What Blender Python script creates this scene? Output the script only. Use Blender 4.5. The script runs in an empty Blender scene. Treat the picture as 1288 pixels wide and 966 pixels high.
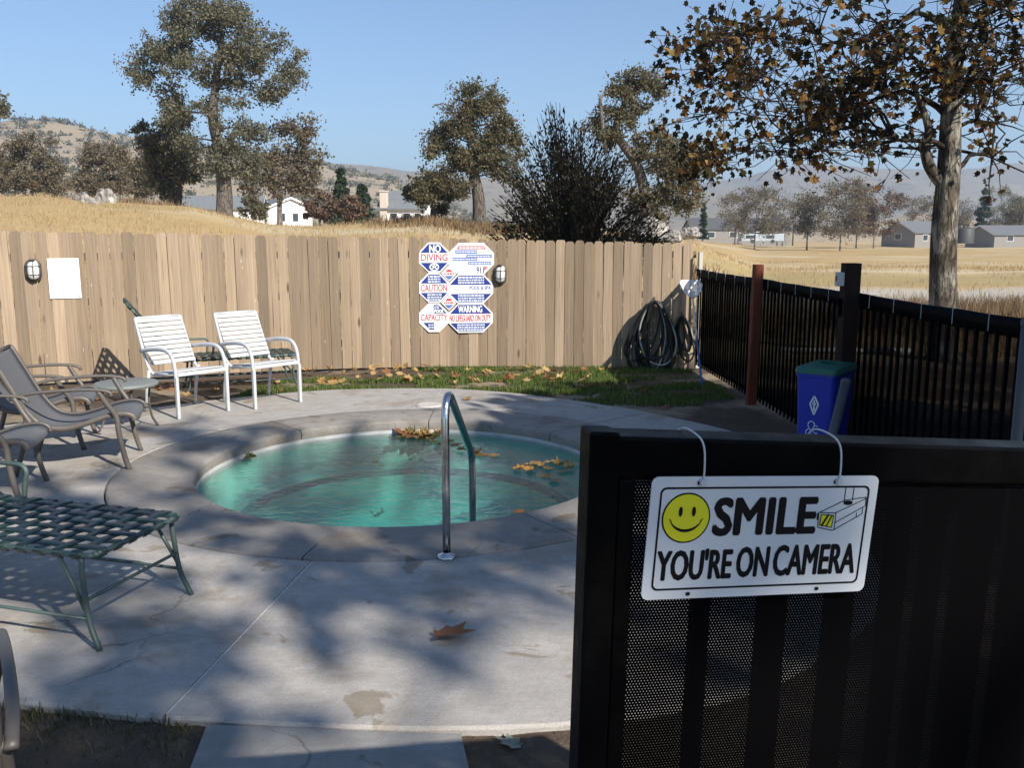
import bpy, bmesh, math, random
import numpy as np
from mathutils import Vector, Matrix, Euler, Quaternion, noise

scene = bpy.context.scene
COL = scene.collection
PI = math.pi
R = math.radians

# ------------------------------------------------------------------ camera
EYE, FPX = 1.7, 1120.0
PITCH = math.atan(186.0 / FPX)
cam = bpy.data.cameras.new('camera')
cam.sensor_width = 36.0
cam.lens = 36.0 * FPX / 1288.0
cam.clip_start, cam.clip_end = 0.05, 9000.0
camo = bpy.data.objects.new('camera', cam)
COL.objects.link(camo)
camo.location = (0, 0, EYE)
camo.rotation_euler = (PI / 2 - PITCH, 0, 0)
scene.camera = camo

# ------------------------------------------------------------------ sky and sun
SUN_EL, SUN_AZ = R(35.0), math.atan2(0.65, -0.76)      # azimuth measured from +Y towards +X
world = bpy.data.worlds.new('World')
scene.world = world
world.use_nodes = True
wn = world.node_tree
wn.nodes.clear()
sky = wn.nodes.new('ShaderNodeTexSky')
sky.sky_type = 'NISHITA'
sky.sun_disc = False
sky.sun_elevation = SUN_EL
sky.sun_rotation = SUN_AZ
sky.altitude = 300.0
sky.air_density = 1.0
sky.dust_density = 0.05
sky.ozone_density = 4.5
bg = wn.nodes.new('ShaderNodeBackground')
bg.inputs['Strength'].default_value = 0.092
wo = wn.nodes.new('ShaderNodeOutputWorld')
wn.links.new(sky.outputs[0], bg.inputs[0])
wn.links.new(bg.outputs[0], wo.inputs[0])
sun = bpy.data.lights.new('sun', 'SUN')
sun.energy = 5.0
sun.angle = R(0.5)
sun.color = (1.0, 0.94, 0.84)
suno = bpy.data.objects.new('sun', sun)
COL.objects.link(suno)
sd = Vector((-math.sin(SUN_AZ) * math.cos(SUN_EL), -math.cos(SUN_AZ) * math.cos(SUN_EL), -math.sin(SUN_EL)))
suno.rotation_euler = sd.to_track_quat('-Z', 'Y').to_euler()
suno.location = (20, -20, 30)

vs = scene.view_settings
vs.view_transform = 'Standard'
vs.look = 'None'
vs.exposure = 0.70
vs.gamma = 1.0
vs.use_curve_mapping = False
cy = scene.cycles
cy.use_denoising = True
cy.max_bounces = 6
cy.transparent_max_bounces = 24
cy.volume_bounces = 0
cy.caustics_reflective = False
cy.caustics_refractive = False
cy.sample_clamp_indirect = 6.0

# ------------------------------------------------------------------ helpers
CP, SP = math.cos(PITCH), math.sin(PITCH)
def ray(px, py):
    a, b = (px - 644) / FPX, -(py - 483) / FPX
    return Vector((a, CP + b * SP, -SP + b * CP))
def G(px, py, z=0.0):
    d = ray(px, py)
    return Vector((0, 0, EYE)) + d * ((z - EYE) / d.z)
def P(px, py, Y):
    d = ray(px, py)
    return Vector((0, 0, EYE)) + d * (Y / d.y)

def tag(o, label=None, cat=None, group=None, kind=None):
    if label: o['label'] = label
    if cat: o['category'] = cat
    if group: o['group'] = group
    if kind: o['kind'] = kind
    return o
def thing(name, label, cat, loc=(0, 0, 0), rz=0.0, group=None):
    o = bpy.data.objects.new(name, None)
    o.empty_display_size = 0.1
    COL.objects.link(o)
    o.location = loc
    o.rotation_euler = (0, 0, rz)
    return tag(o, label, cat, group)
def link(name, me, mat=None, parent=None):
    o = bpy.data.objects.new(name, me)
    COL.objects.link(o)
    if mat and not me.materials: me.materials.append(mat)
    if parent: o.parent = parent
    return o
def copy_tree(o, parent=None):
    c = o.copy()
    COL.objects.link(c)
    c.parent = parent
    for ch in list(o.children): copy_tree(ch, c)
    return c

class MB:
    def __init__(s): s.v, s.f = [], []
    def add(s, vs, fs):
        n = len(s.v)
        s.v += [tuple(v) for v in vs]
        s.f += [tuple(i + n for i in f) for f in fs]
        return s
    def box(s, c, d, rot=None, taper=1.0):
        x, y, z = d[0] / 2, d[1] / 2, d[2] / 2
        t = taper
        vs = [Vector(p) for p in ((-x, -y, -z), (x, -y, -z), (x, y, -z), (-x, y, -z), (-x * t, -y * t, z), (x * t, -y * t, z), (x * t, y * t, z), (-x * t, y * t, z))]
        if rot is not None: vs = [rot @ v for v in vs]
        c = Vector(c)
        return s.add([v + c for v in vs], [(0, 3, 2, 1), (4, 5, 6, 7), (0, 1, 5, 4), (1, 2, 6, 5), (2, 3, 7, 6), (3, 0, 4, 7)])
    def bbox(s, c, d, b=0.004, rot=None):
        # box with chamfered edges
        x, y, z = d[0] / 2, d[1] / 2, d[2] / 2
        b = min(b, x * .9, y * .9, z * .9)
        bm = bmesh.new()
        bmesh.ops.create_cube(bm, size=1.0)
        for v in bm.verts: v.co = Vector((v.co.x * 2 * x, v.co.y * 2 * y, v.co.z * 2 * z))
        bmesh.ops.bevel(bm, geom=bm.edges[:], offset=b, segments=2, profile=0.6, affect='EDGES')
        if rot is not None: bmesh.ops.transform(bm, matrix=rot.to_4x4(), verts=bm.verts[:])
        bm.verts.index_update()
        c = Vector(c)
        s.add([v.co + c for v in bm.verts], [[v.index for v in f.verts] for f in bm.faces])
        bm.free()
        return s
    def tube(s, pts, r, seg=8, cap=True, flat=1.0, closed=False):
        pts = [Vector(p) for p in pts]
        n = len(pts)
        rs = list(r) if hasattr(r, '__len__') else [r] * n
        tang = []
        for i in range(n):
            if closed: t = pts[(i + 1) % n] - pts[i - 1]
            else: t = pts[min(i + 1, n - 1)] - pts[max(i - 1, 0)]
            tang.append(t.normalized() if t.length > 1e-9 else Vector((0, 0, 1)))
        t0 = tang[0]
        a = Vector((0, 0, 1)) if abs(t0.z) < 0.9 else Vector((1, 0, 0))
        nrm = (a - t0 * a.dot(t0)).normalized()
        vs, fs = [], []
        for i in range(n):
            t = tang[i]
            nrm = nrm - t * nrm.dot(t)
            nrm = nrm.normalized() if nrm.length > 1e-6 else t.orthogonal().normalized()
            b = t.cross(nrm)
            for k in range(seg):
                an = 2 * PI * k / seg
                vs.append(pts[i] + (nrm * math.cos(an) * flat + b * math.sin(an)) * rs[i])
        m = n if closed else n - 1
        for i in range(m):
            j = (i + 1) % n
            for k in range(seg):
                fs.append((i * seg + k, i * seg + (k + 1) % seg, j * seg + (k + 1) % seg, j * seg + k))
        if cap and not closed:
            fs.append(tuple(range(seg - 1, -1, -1)))
            fs.append(tuple((n - 1) * seg + k for k in range(seg)))
        return s.add(vs, fs)
    def lathe(s, prof, seg=32, c=(0, 0, 0)):
        vs, fs = [], []
        for r, z in prof:
            for k in range(seg):
                a = 2 * PI * k / seg
                vs.append((c[0] + r * math.cos(a), c[1] + r * math.sin(a), c[2] + z))
        for i in range(len(prof) - 1):
            for k in range(seg):
                fs.append((i * seg + k, i * seg + (k + 1) % seg, (i + 1) * seg + (k + 1) % seg, (i + 1) * seg + k))
        return s.add(vs, fs)
    def prism(s, poly, y0, y1, M=None):
        # poly in (x, z), extruded along y
        n = len(poly)
        vs = [Vector((x, y0, z)) for x, z in poly] + [Vector((x, y1, z)) for x, z in poly]
        fs = [tuple(range(n)), tuple(range(2 * n - 1, n - 1, -1))]
        fs += [(i, i + n, (i + 1) % n + n, (i + 1) % n) for i in range(n)]
        if M is not None: vs = [M @ v for v in vs]
        return s.add(vs, fs)
    def slab(s, poly, z0, z1):
        n = len(poly)
        vs = [(x, y, z1) for x, y in poly] + [(x, y, z0) for x, y in poly]
        fs = [tuple(range(n)), tuple(range(2 * n - 1, n - 1, -1))] + [((i + 1) % n, i, i + n, (i + 1) % n + n) for i in range(n)]
        return s.add(vs, fs)
    def mesh(s, name, smooth=False):
        me = bpy.data.meshes.new(name)
        me.from_pydata(s.v, [], s.f)
        if smooth:
            me.polygons.foreach_set('use_smooth', [True] * len(me.polygons))
        me.update()
        return me
    def build(s, name, mat, parent=None, smooth=False, recalc=False):
        me = s.mesh(name, smooth)
        if recalc:
            bm = bmesh.new(); bm.from_mesh(me)
            bmesh.ops.recalc_face_normals(bm, faces=bm.faces[:])
            bm.to_mesh(me); bm.free()
        return link(name, me, mat, parent)

def spline(pts, n=6):
    pts = [Vector(p) for p in pts]
    q = [pts[0] * 2 - pts[1]] + pts + [pts[-1] * 2 - pts[-2]]
    out = []
    for i in range(1, len(q) - 2):
        for k in range(n):
            t = k / n
            a, b, c, d = q[i - 1], q[i], q[i + 1], q[i + 2]
            out.append(0.5 * ((2 * b) + (c - a) * t + (2 * a - 5 * b + 4 * c - d) * t * t + (3 * b - a - 3 * c + d) * t ** 3))
    out.append(pts[-1])
    return out

def smooth_by_angle(o, ang=40):
    me = o.data
    bm = bmesh.new(); bm.from_mesh(me)
    for f in bm.faces: f.smooth = True
    for e in bm.edges:
        if len(e.link_faces) == 2 and e.calc_face_angle(0) > R(ang): e.smooth = False
    bm.to_mesh(me); bm.free()
    return o

def np_mesh(name, verts, quads):
    me = bpy.data.meshes.new(name)
    nv, nf, k = len(verts), len(quads), quads.shape[1]
    me.vertices.add(nv)
    me.vertices.foreach_set('co', np.ascontiguousarray(verts, dtype=np.float32).ravel())
    me.loops.add(nf * k)
    me.loops.foreach_set('vertex_index', np.ascontiguousarray(quads, dtype=np.int32).ravel())
    me.polygons.add(nf)
    me.polygons.foreach_set('loop_start', np.arange(0, nf * k, k, dtype=np.int32))
    me.update(calc_edges=True)
    return me

# ------------------------------------------------------------------ materials
class NT:
    def __init__(s, name):
        s.m = bpy.data.materials.new(name)
        s.m.use_nodes = True
        s.t = s.m.node_tree
        s.t.nodes.clear()
        s.out = s.t.nodes.new('ShaderNodeOutputMaterial')
    def n(s, typ, **kw):
        nd = s.t.nodes.new('ShaderNode' + typ)
        for k, v in kw.items():
            if k.startswith('i_'):
                key = k[2:]
                key = int(key) if key.isdigit() else key.replace('_', ' ')
                nd.inputs[key].default_value = v
            else: setattr(nd, k, v)
        return nd
    def l(s, a, b): s.t.links.new(a, b)
    def math(s, op, a, b=None, c=None, clamp=False):
        nd = s.n('Math', operation=op, use_clamp=clamp)
        for i, x in enumerate((a, b, c)):
            if x is None: continue
            if isinstance(x, (int, float)): nd.inputs[i].default_value = x
            else: s.l(x, nd.inputs[i])
        return nd.outputs[0]
    def ramp(s, fac, stops, interp='LINEAR'):
        nd = s.n('ValToRGB')
        cr = nd.color_ramp
        cr.interpolation = interp
        while len(cr.elements) < len(stops): cr.elements.new(0.5)
        for e, (p, c) in zip(cr.elements, stops):
            e.position = p
            e.color = (*c, 1) if not isinstance(c, (int, float)) else (c, c, c, 1)
        s.l(fac, nd.inputs[0])
        return nd.outputs[0]
    def mix(s, fac, a, b, mode='MIX'):
        nd = s.n('Mix', data_type='RGBA', blend_type=mode)
        for sock, x in ((nd.inputs[0], fac), (nd.inputs[6], a), (nd.inputs[7], b)):
            if isinstance(x, (int, float)): sock.default_value = x
            elif isinstance(x, tuple): sock.default_value = (*x, 1)
            else: s.l(x, sock)
        return nd.outputs[2]
    def noise(s, vec, scale, detail=4, rough=0.55, dist=0.0):
        nd = s.n('TexNoise')
        nd.inputs['Scale'].default_value = scale
        nd.inputs['Detail'].default_value = detail
        nd.inputs['Roughness'].default_value = rough
        nd.inputs['Distortion'].default_value = dist
        if vec is not None: s.l(vec, nd.inputs['Vector'])
        return nd.outputs[0]
    def mapping(s, vec, scale=(1, 1, 1), loc=(0, 0, 0), rot=(0, 0, 0)):
        nd = s.n('Mapping')
        nd.inputs['Scale'].default_value = scale
        nd.inputs['Location'].default_value = loc
        nd.inputs['Rotation'].default_value = rot
        s.l(vec, nd.inputs['Vector'])
        return nd.outputs[0]
    def obj(s): return s.n('TexCoord').outputs['Object']
    def pos(s): return s.n('NewGeometry').outputs['Position']
    def bump(s, h, strength=0.3, dist=0.01):
        nd = s.n('Bump')
        nd.inputs['Strength'].default_value = strength
        nd.inputs['Distance'].default_value = dist
        s.l(h, nd.inputs['Height'])
        return nd.outputs[0]
    def bsdf(s, col, rough=0.6, metal=0.0, normal=None, spec=0.5, **kw):
        b = s.n('BsdfPrincipled')
        for sock, x in ((b.inputs['Base Color'], col), (b.inputs['Roughness'], rough), (b.inputs['Metallic'], metal)):
            if isinstance(x, (int, float)): sock.default_value = x
            elif isinstance(x, tuple): sock.default_value = (*x, 1)
            else: s.l(x, sock)
        b.inputs['Specular IOR Level'].default_value = spec
        if normal is not None: s.l(normal, b.inputs['Normal'])
        return b.outputs[0]
    def done(s, sh, vol=None):
        if sh is not None: s.l(sh, s.out.inputs['Surface'])
        if vol is not None: s.l(vol, s.out.inputs['Volume'])
        return s.m

def m_plain(name, col, rough=0.6, metal=0.0, var=0.12, scale=14.0, bump=0.0, spec=0.5, dirt=None):
    t = NT(name)
    o = t.obj()
    nz = t.noise(o, scale, 5)
    c = t.mix(nz, tuple(x * (1 - var) for x in col), tuple(min(1, x * (1 + var)) for x in col))
    if dirt:
        d = t.ramp(t.noise(o, scale * .35, 6, .65), [(.5, 0.0), (.68, 1.0)])
        c = t.mix(d, c, dirt)
    nm = t.bump(t.noise(o, scale * 6, 3), bump, 0.004) if bump else None
    rr = t.ramp(nz, [(.3, max(0.02, rough - .08)), (.7, min(1, rough + .08))])
    return t.done(t.bsdf(c, rr, metal, nm, spec))

def m_concrete(name, base, stain, dark, patch=True):
    t = NT(name)
    p = t.pos()
    big = t.noise(p, 0.9, 6, .6)
    c = t.mix(big, tuple(x * .86 for x in base), tuple(x * 1.1 for x in base))
    st = t.ramp(t.noise(p, 1.7, 7, .62, .3), [(.54, 0.0), (.62, 1.0)])
    stc = t.math('MULTIPLY', st, 0.75)
    c = t.mix(stc, c, stain)
    if patch:
        pt = t.ramp(t.noise(t.mapping(p, loc=(7, 3, 0)), 2.9, 5, .55, .6), [(.635, 0.0), (.66, 1.0)])
        c = t.mix(t.math('MULTIPLY', pt, .8), c, (stain[0] * .8, stain[1] * .76, stain[2] * .68))
        sp = t.ramp(t.noise(t.mapping(p, scale=(1, 1.4, 1), loc=(1, 9, 0)), 17, 6, .7), [(.66, 0.0), (.72, 1.0)])
        c = t.mix(t.math('MULTIPLY', sp, .55), c, dark)
    streak = t.ramp(t.noise(t.mapping(p, scale=(.7, 3.5, 1), rot=(0, 0, .5)), 2.4, 6, .7), [(.35, 0.0), (.75, 1.0)])
    c = t.mix(t.math('MULTIPLY', streak, .35), c, tuple(x * .62 for x in base))
    vc = t.n('TexVoronoi', feature='DISTANCE_TO_EDGE')
    vc.inputs['Scale'].default_value = .42
    wob_ = t.n('VectorMath', operation='ADD'); sc_ = t.n('VectorMath', operation='SCALE'); sc_.inputs['Scale'].default_value = .35
    nv_ = t.n('TexNoise'); nv_.inputs['Scale'].default_value = 3.0; nv_.inputs['Detail'].default_value = 6; t.l(p, nv_.inputs['Vector'])
    t.l(nv_.outputs['Color'], sc_.inputs[0]); t.l(p, wob_.inputs[0]); t.l(sc_.outputs[0], wob_.inputs[1]); t.l(wob_.outputs[0], vc.inputs['Vector'])
    crk = t.math('MULTIPLY', t.ramp(vc.outputs['Distance'], [(.0008, 1.0), (.0022, 0.0)]), t.ramp(t.noise(t.mapping(p, loc=(2, 8, 0)), .8, 2), [(.5, 0.0), (.6, 1.0)]))
    c = t.mix(t.math('MULTIPLY', crk, .7), c, dark)
    broom = t.noise(t.mapping(p, scale=(6, 140, 1), rot=(0, 0, .25)), 1.0, 3, .6)
    c = t.mix(.12, c, t.ramp(broom, [(.35, (.3, .3, .3)), (.65, (.7, .7, .7))]), 'OVERLAY')
    fine = t.noise(p, 160, 3, .6)
    c = t.mix(.30, c, t.ramp(fine, [(.3, (.2, .2, .2)), (.7, (.75, .75, .74))]), 'OVERLAY')
    mot = t.noise(t.mapping(p, loc=(4, 4, 0)), 7, 6, .7)
    c = t.mix(.35, c, t.ramp(mot, [(.3, (.28, .27, .25)), (.7, (.68, .68, .67))]), 'OVERLAY')
    h = t.math('ADD', t.math('MULTIPLY', fine, .6), t.noise(p, 28, 5))
    return t.done(t.bsdf(c, t.ramp(big, [(.3, .82), (.7, .95)]), 0, t.bump(h, .35, .006), .3))

def m_leaf(name, stops, trans=0.35, rough=0.6, gl=0.25):
    t = NT(name)
    g = t.n('NewGeometry')
    col = t.ramp(g.outputs['Random Per Island'], stops)
    nz = t.noise(g.outputs['Position'], 1.3, 3)
    col = t.mix(t.math('MULTIPLY', nz, .55), col, t.mix(1.0, col, (.55, .55, .55), 'MULTIPLY'))
    a = t.bsdf(col, rough, 0, None, gl)
    b = t.n('BsdfTranslucent')
    t.l(col, b.inputs[0])
    mx = t.n('MixShader')
    mx.inputs[0].default_value = trans
    t.l(a, mx.inputs[1]); t.l(b.outputs[0], mx.inputs[2])
    return t.done(mx.outputs[0])

def m_litter(name, c1, c2):
    t = NT(name)
    o = t.obj()
    rnd = t.n('ObjectInfo').outputs['Random']
    col = t.mix(rnd, c1, c2)
    col = t.mix(t.math('MULTIPLY', t.noise(o, 30, 5), .8), col, tuple(x * .45 for x in c1))
    a = t.bsdf(col, .6, 0, t.bump(t.noise(o, 80, 3), .3, .003), .3)
    b = t.n('BsdfTranslucent'); t.l(col, b.inputs[0])
    mx = t.n('MixShader'); mx.inputs[0].default_value = .2
    t.l(a, mx.inputs[1]); t.l(b.outputs[0], mx.inputs[2])
    return t.done(mx.outputs[0])

def m_wood(name, base, dark, rnd_amt=0.38, knots=True):
    t = NT(name)
    o = t.obj()
    info = t.n('ObjectInfo')
    off = t.n('CombineXYZ')
    t.l(t.math('MULTIPLY', info.outputs['Random'], 37.0), off.inputs[0])
    t.l(t.math('MULTIPLY', info.outputs['Random'], 91.0), off.inputs[2])
    ad = t.n('VectorMath', operation='ADD')
    t.l(o, ad.inputs[0]); t.l(off.outputs[0], ad.inputs[1])
    v = ad.outputs[0]
    grain = t.noise(t.mapping(v, scale=(60, 60, 2.2)), 1.0, 6, .65, .4)
    c = t.mix(t.ramp(grain, [(.3, 0.0), (.7, 1.0)]), tuple(x * .70 for x in base), tuple(x * 1.16 for x in base))
    bl = t.noise(t.mapping(v, scale=(3, 3, 1.1)), 1.0, 4)
    c = t.mix(t.ramp(bl, [(.45, 0.0), (.75, .55)]), c, dark)
    r2 = t.ramp(info.outputs['Random'], [(0, 1 - rnd_amt), (1, 1 + rnd_amt * .45)])
    c = t.mix(1.0, c, r2, 'MULTIPLY')
    ck = t.ramp(t.noise(t.mapping(v, scale=(55, 55, 1.6), loc=(3, 0, 5)), 1.0, 3, .5), [(.70, 0.0), (.74, 1.0)])
    c = t.mix(t.math('MULTIPLY', ck, .75), c, (.05, .035, .025))
    if knots:
        vo = t.n('TexVoronoi')
        vo.inputs['Scale'].default_value = 1.0
        t.l(t.mapping(v, scale=(4.5, 4.5, 2.2)), vo.inputs['Vector'])
        k = t.ramp(vo.outputs['Distance'], [(.05, 1.0), (.11, 0.0)])
        c = t.mix(t.math('MULTIPLY', k, .8), c, (.07, .045, .03))
        ch = t.ramp(t.noise(t.mapping(v, scale=(22, 22, 7)), 1.0, 3), [(.735, 0.0), (.75, 1.0)])
        c = t.mix(t.math('MULTIPLY', ch, .7), c, (.62, .54, .44))
    h = t.math('SUBTRACT', grain, t.math('MULTIPLY', ck, 1.5))
    return t.done(t.bsdf(c, .85, 0, t.bump(h, .35, .004), .2))

def m_bark(name, c1, c2, c3=None, scale=6):
    t = NT(name)
    o = t.obj()
    nz = t.noise(t.mapping(o, scale=(1, 1, .35)), scale, 7, .65, .4)
    c = t.mix(nz, c1, c2)
    if c3:
        pk = t.ramp(t.noise(t.mapping(o, scale=(1, 1, .5)), scale * .5, 4, .5, .6), [(.5, 0.0), (.56, 1.0)])
        c = t.mix(pk, c, c3)
    fur = t.ramp(t.noise(t.mapping(o, scale=(1, 1, .22)), scale * 2.6, 5, .6, .3), [(.40, 1.0), (.52, 0.0)])
    c = t.mix(t.math('MULTIPLY', fur, .6), c, tuple(x * .45 for x in c1))
    h = t.math('SUBTRACT', nz, t.math('MULTIPLY', fur, .8))
    return t.done(t.bsdf(c, .9, 0, t.bump(h, 1.0, .05), .15))

M = {}
M['concrete'] = m_concrete('concrete', (.40, .372, .345), (.29, .245, .195), (.12, .10, .085))
M['coping'] = m_concrete('coping_concrete', (.285, .262, .238), (.20, .165, .13), (.10, .085, .07))
M['path'] = m_concrete('path_concrete', (.27, .26, .25), (.20, .18, .16), (.10, .09, .08))
M['board'] = m_wood('weathered_board', (.36, .27, .186), (.265, .192, .128))
M['railwood'] = m_wood('rail_wood', (.3, .21, .14), (.2, .14, .09), .1, False)
M['palewood'] = m_wood('pale_board', (.60, .56, .50), (.5, .45, .4), .1)
M['redwood'] = m_wood('stained_post_wood', (.17, .05, .025), (.10, .03, .016), .1, False)
M['darkwood'] = m_wood('dark_post_wood', (.022, .012, .009), (.012, .007, .005), .1, False)
M['black'] = m_plain('black_painted_steel', (.0022, .0022, .0026), .36, 0, .4, 25, .2, .045, (.005, .0045, .004))
M['fenceblack'] = m_plain('black_fence_paint', (.0025, .0025, .003), .6, 0, .3, 20, 0, .03)
M['steel'] = m_plain('polished_steel', (.56, .56, .55), .2, 1.0, .06, 30)
M['galv'] = m_plain('dull_steel', (.075, .075, .08), .6, .3, .25, 18)
M['white'] = m_plain('white_chair_coating', (.52, .53, .54), .45, 0, .06, 10, 0, .4, (.44, .435, .42))
M['chairgrey'] = m_plain('taupe_powder_coat', (.115, .10, .088), .5, .1, .12, 20)
M['sling'] = m_plain('grey_sling_fabric', (.125, .125, .13), .75, 0, .12, 40, .3)
M['slingtrim'] = m_plain('dark_sling_hem', (.05, .05, .055), .8, 0, .1, 40)
M['tabletop'] = m_plain('grey_green_table', (.18, .19, .18), .5, 0, .1, 20, .1)
M['strap'] = m_plain('dark_green_vinyl_strap', (.018, .040, .036), .45, 0, .25, 25, .1)
M['greentube'] = m_plain('green_coated_tube', (.07, .105, .098), .5, .2, .15, 20)
M['dirt'] = None
M['binblue'] = m_plain('blue_plastic', (.012, .03, .36), .45, 0, .1, 12)
M['lidgreen'] = m_plain('green_plastic', (.012, .11, .075), .45, 0, .1, 12)
M['hole'] = m_plain('black_hollow', (.006, .006, .006), .9, 0)
M['plastwhite'] = m_plain('white_plastic', (.78, .78, .77), .45, 0, .05, 20)
M['paper'] = m_plain('white_sheet', (.86, .86, .85), .6, 0, .02, 10)
M['signwhite'] = m_plain('sign_white', (.82, .82, .81), .4, 0, .03, 6)
M['signalu'] = m_plain('white_aluminium_sign', (.74, .76, .78), .32, .15, .05, 6)
M['ink'] = m_plain('black_ink', (.006, .006, .007), .5, 0, .1, 10, 0, .2)
M['yellow'] = m_plain('yellow_print', (.82, .74, .02), .4, 0, .03)
M['navy'] = m_plain('navy_print', (.018, .035, .22), .45, 0)
M['red'] = m_plain('red_print', (.55, .07, .09), .45, 0)
M['bluebar'] = m_plain('blue_print', (.10, .16, .44), .45, 0)
M['greek'] = m_plain('small_white_print', (.62, .66, .80), .45, 0)
M['hose'] = m_plain('black_hose', (.012, .012, .012), .42, 0, .2)
M['hosegrey'] = m_plain('grey_green_hose', (.30, .33, .30), .4, 0, .2)
M['polblue'] = m_plain('blue_pole', (.03, .14, .34), .35, .2)
M['polwhite'] = m_plain('white_pole', (.55, .58, .6), .35, .1)
M['lampmetal'] = m_plain('weathered_lamp_metal', (.10, .09, .08), .45, .5)
M['lampglass'] = m_plain('frosted_lamp_glass', (.62, .62, .60), .25, 0, .05)
M['tie'] = m_plain('white_nylon', (.6, .6, .6), .4)
M['boxgrey'] = m_plain('grey_electrical_box', (.42, .43, .42), .5)
M['rock'] = m_bark('granite', (.36, .33, .30), (.22, .20, .18), (.46, .43, .39), 2.5)
M['oakbark'] = m_bark('oak_bark', (.10, .08, .065), (.20, .175, .15), None, 5)
M['greybark'] = m_bark('grey_bark', (.17, .15, .13), (.26, .235, .205), None, 5)
M['sycbark'] = m_bark('sycamore_bark', (.075, .06, .046), (.155, .13, .102), (.29, .26, .212), 7)
M['syclimb'] = m_bark('sycamore_limb_bark', (.035, .026, .02), (.075, .058, .045), None, 9)
M['oakleaf'] = m_leaf('oak_leaves', [(0, (.15, .148, .09)), (.5, (.215, .205, .135)), (1, (.31, .29, .21))], .5)
M['oakleaf2'] = m_leaf('brown_oak_leaves', [(0, (.12, .108, .058)), (.5, (.185, .163, .092)), (1, (.27, .23, .14))], .45)
M['greyleaf'] = m_leaf('grey_brown_leaves', [(0, (.16, .135, .09)), (.5, (.22, .18, .12)), (1, (.28, .235, .16))], .4)
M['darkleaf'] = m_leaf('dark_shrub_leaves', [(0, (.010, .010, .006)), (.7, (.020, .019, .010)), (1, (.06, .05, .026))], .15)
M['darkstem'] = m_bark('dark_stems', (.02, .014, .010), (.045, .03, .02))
M['conifer'] = m_leaf('conifer_needles', [(0, (.03, .05, .025)), (1, (.07, .095, .05))], .15)
M['redleaf'] = m_leaf('reddish_leaves', [(0, (.13, .075, .05)), (1, (.22, .15, .10))], .25)
M['sycleaf'] = m_leaf('sycamore_leaves', [(0, (.018, .019, .007)), (.40, (.045, .036, .012)), (.64, (.09, .045, .014)), (.88, (.27, .13, .035)), (1, (.40, .30, .10))], .3)
M['shadeleaf'] = m_leaf('shade_tree_leaves', [(0, (.05, .06, .02)), (.6, (.12, .09, .03)), (1, (.3, .16, .05))], .2)
M['grass'] = m_leaf('green_grass', [(0, (.07, .12, .025)), (.6, (.12, .19, .045)), (1, (.27, .27, .09))], .35)
M['weed'] = m_leaf('dry_weeds', [(0, (.07, .09, .03)), (.5, (.12, .11, .05)), (1, (.28, .22, .12))], .3)
M['drygrass'] = m_leaf('dry_field_grass', [(0, (.33, .22, .10)), (.6, (.46, .335, .17)), (1, (.56, .44, .26))], .3)
M['reed'] = m_leaf('brown_reeds', [(0, (.14, .09, .05)), (.6, (.26, .17, .09)), (1, (.38, .27, .15))], .3)
M['leaftan'] = m_litter('tan_fallen_leaf', (.50, .31, .12), (.62, .44, .20))
M['leafbrown'] = m_litter('brown_fallen_leaf', (.28, .115, .05), (.36, .17, .07))
M['leafgreen'] = m_litter('grey_green_fallen_leaf', (.26, .29, .24), (.34, .36, .30))
M['leafgold'] = m_litter('golden_wet_leaf', (.50, .27, .07), (.36, .2, .07))
M['leafolive'] = m_litter('olive_wet_leaf', (.16, .17, .06), (.24, .2, .07))
M['plaster'] = m_plain('pool_plaster', (.31, .58, .45), .7, 0, .35, 5, 0, .3)  # strong mottle in the colour stands in for rippled sunlight under water
M['trim'] = m_plain('dark_blue_tile', (.008, .012, .06), .3, 0, .25, 30)
M['tilewhite'] = m_plain('white_waterline_tile', (.42, .43, .41), .45, 0, .15, 18, 0, .4, (.3, .3, .27))
M['houseWhite'] = m_plain('white_house_wall', (.80, .79, .77), .8, 0, .03, 2)
M['houseBeige'] = m_plain('beige_chimney', (.60, .52, .44), .85, 0, .08, 2)
M['roofGrey'] = m_plain('grey_shingle_roof', (.17, .18, .19), .9, 0, .2, 3)
M['roofDark'] = m_plain('dark_shingle_roof', (.085, .085, .09), .9, 0, .2, 3)
M['roofBlue'] = m_plain('pale_metal_roof', (.42, .46, .50), .6, 0, .06, 2)
M['wallMuted'] = m_plain('muted_house_wall', (.24, .225, .21), .85, 0, .06, 2)
M['roofMuted'] = m_plain('muted_grey_roof', (.13, .135, .145), .9, 0, .08, 2)
M['glass'] = m_plain('dark_window_glass', (.05, .06, .07), .1, 0)
M['tank'] = m_plain('dark_tank_metal', (.05, .05, .05), .6, 0)

def m_mesh_screen():
    # perforated black sheet: real see-through holes in a staggered grid
    t = NT('perforated_black_sheet')
    o = t.obj()
    sx = t.n('SeparateXYZ'); t.l(o, sx.inputs[0])
    pit = 0.0042
    def cell(ox, oz):
        fx = t.math('SUBTRACT', t.math('FRACT', t.math('ADD', t.math('DIVIDE', sx.outputs[0], pit), 100 + ox)), .5)
        fz = t.math('SUBTRACT', t.math('FRACT', t.math('ADD', t.math('DIVIDE', sx.outputs[2], pit * 1.732), 100 + oz)), .5)
        fz = t.math('MULTIPLY', fz, 1.732)
        return t.math('ADD', t.math('MULTIPLY', fx, fx), t.math('MULTIPLY', fz, fz))
    d = t.math('MINIMUM', cell(0, 0), cell(.5, .5))
    hole = t.math('LESS_THAN', d, .13 ** 2)
    a = t.bsdf((.0022, .0022, .0026), .5, 0, None, .025)
    b = t.n('BsdfTransparent')
    mx = t.n('MixShader')
    t.l(hole, mx.inputs[0]); t.l(a, mx.inputs[1]); t.l(b.outputs[0], mx.inputs[2])
    return t.done(mx.outputs[0])
M['perf'] = m_mesh_screen()

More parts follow.
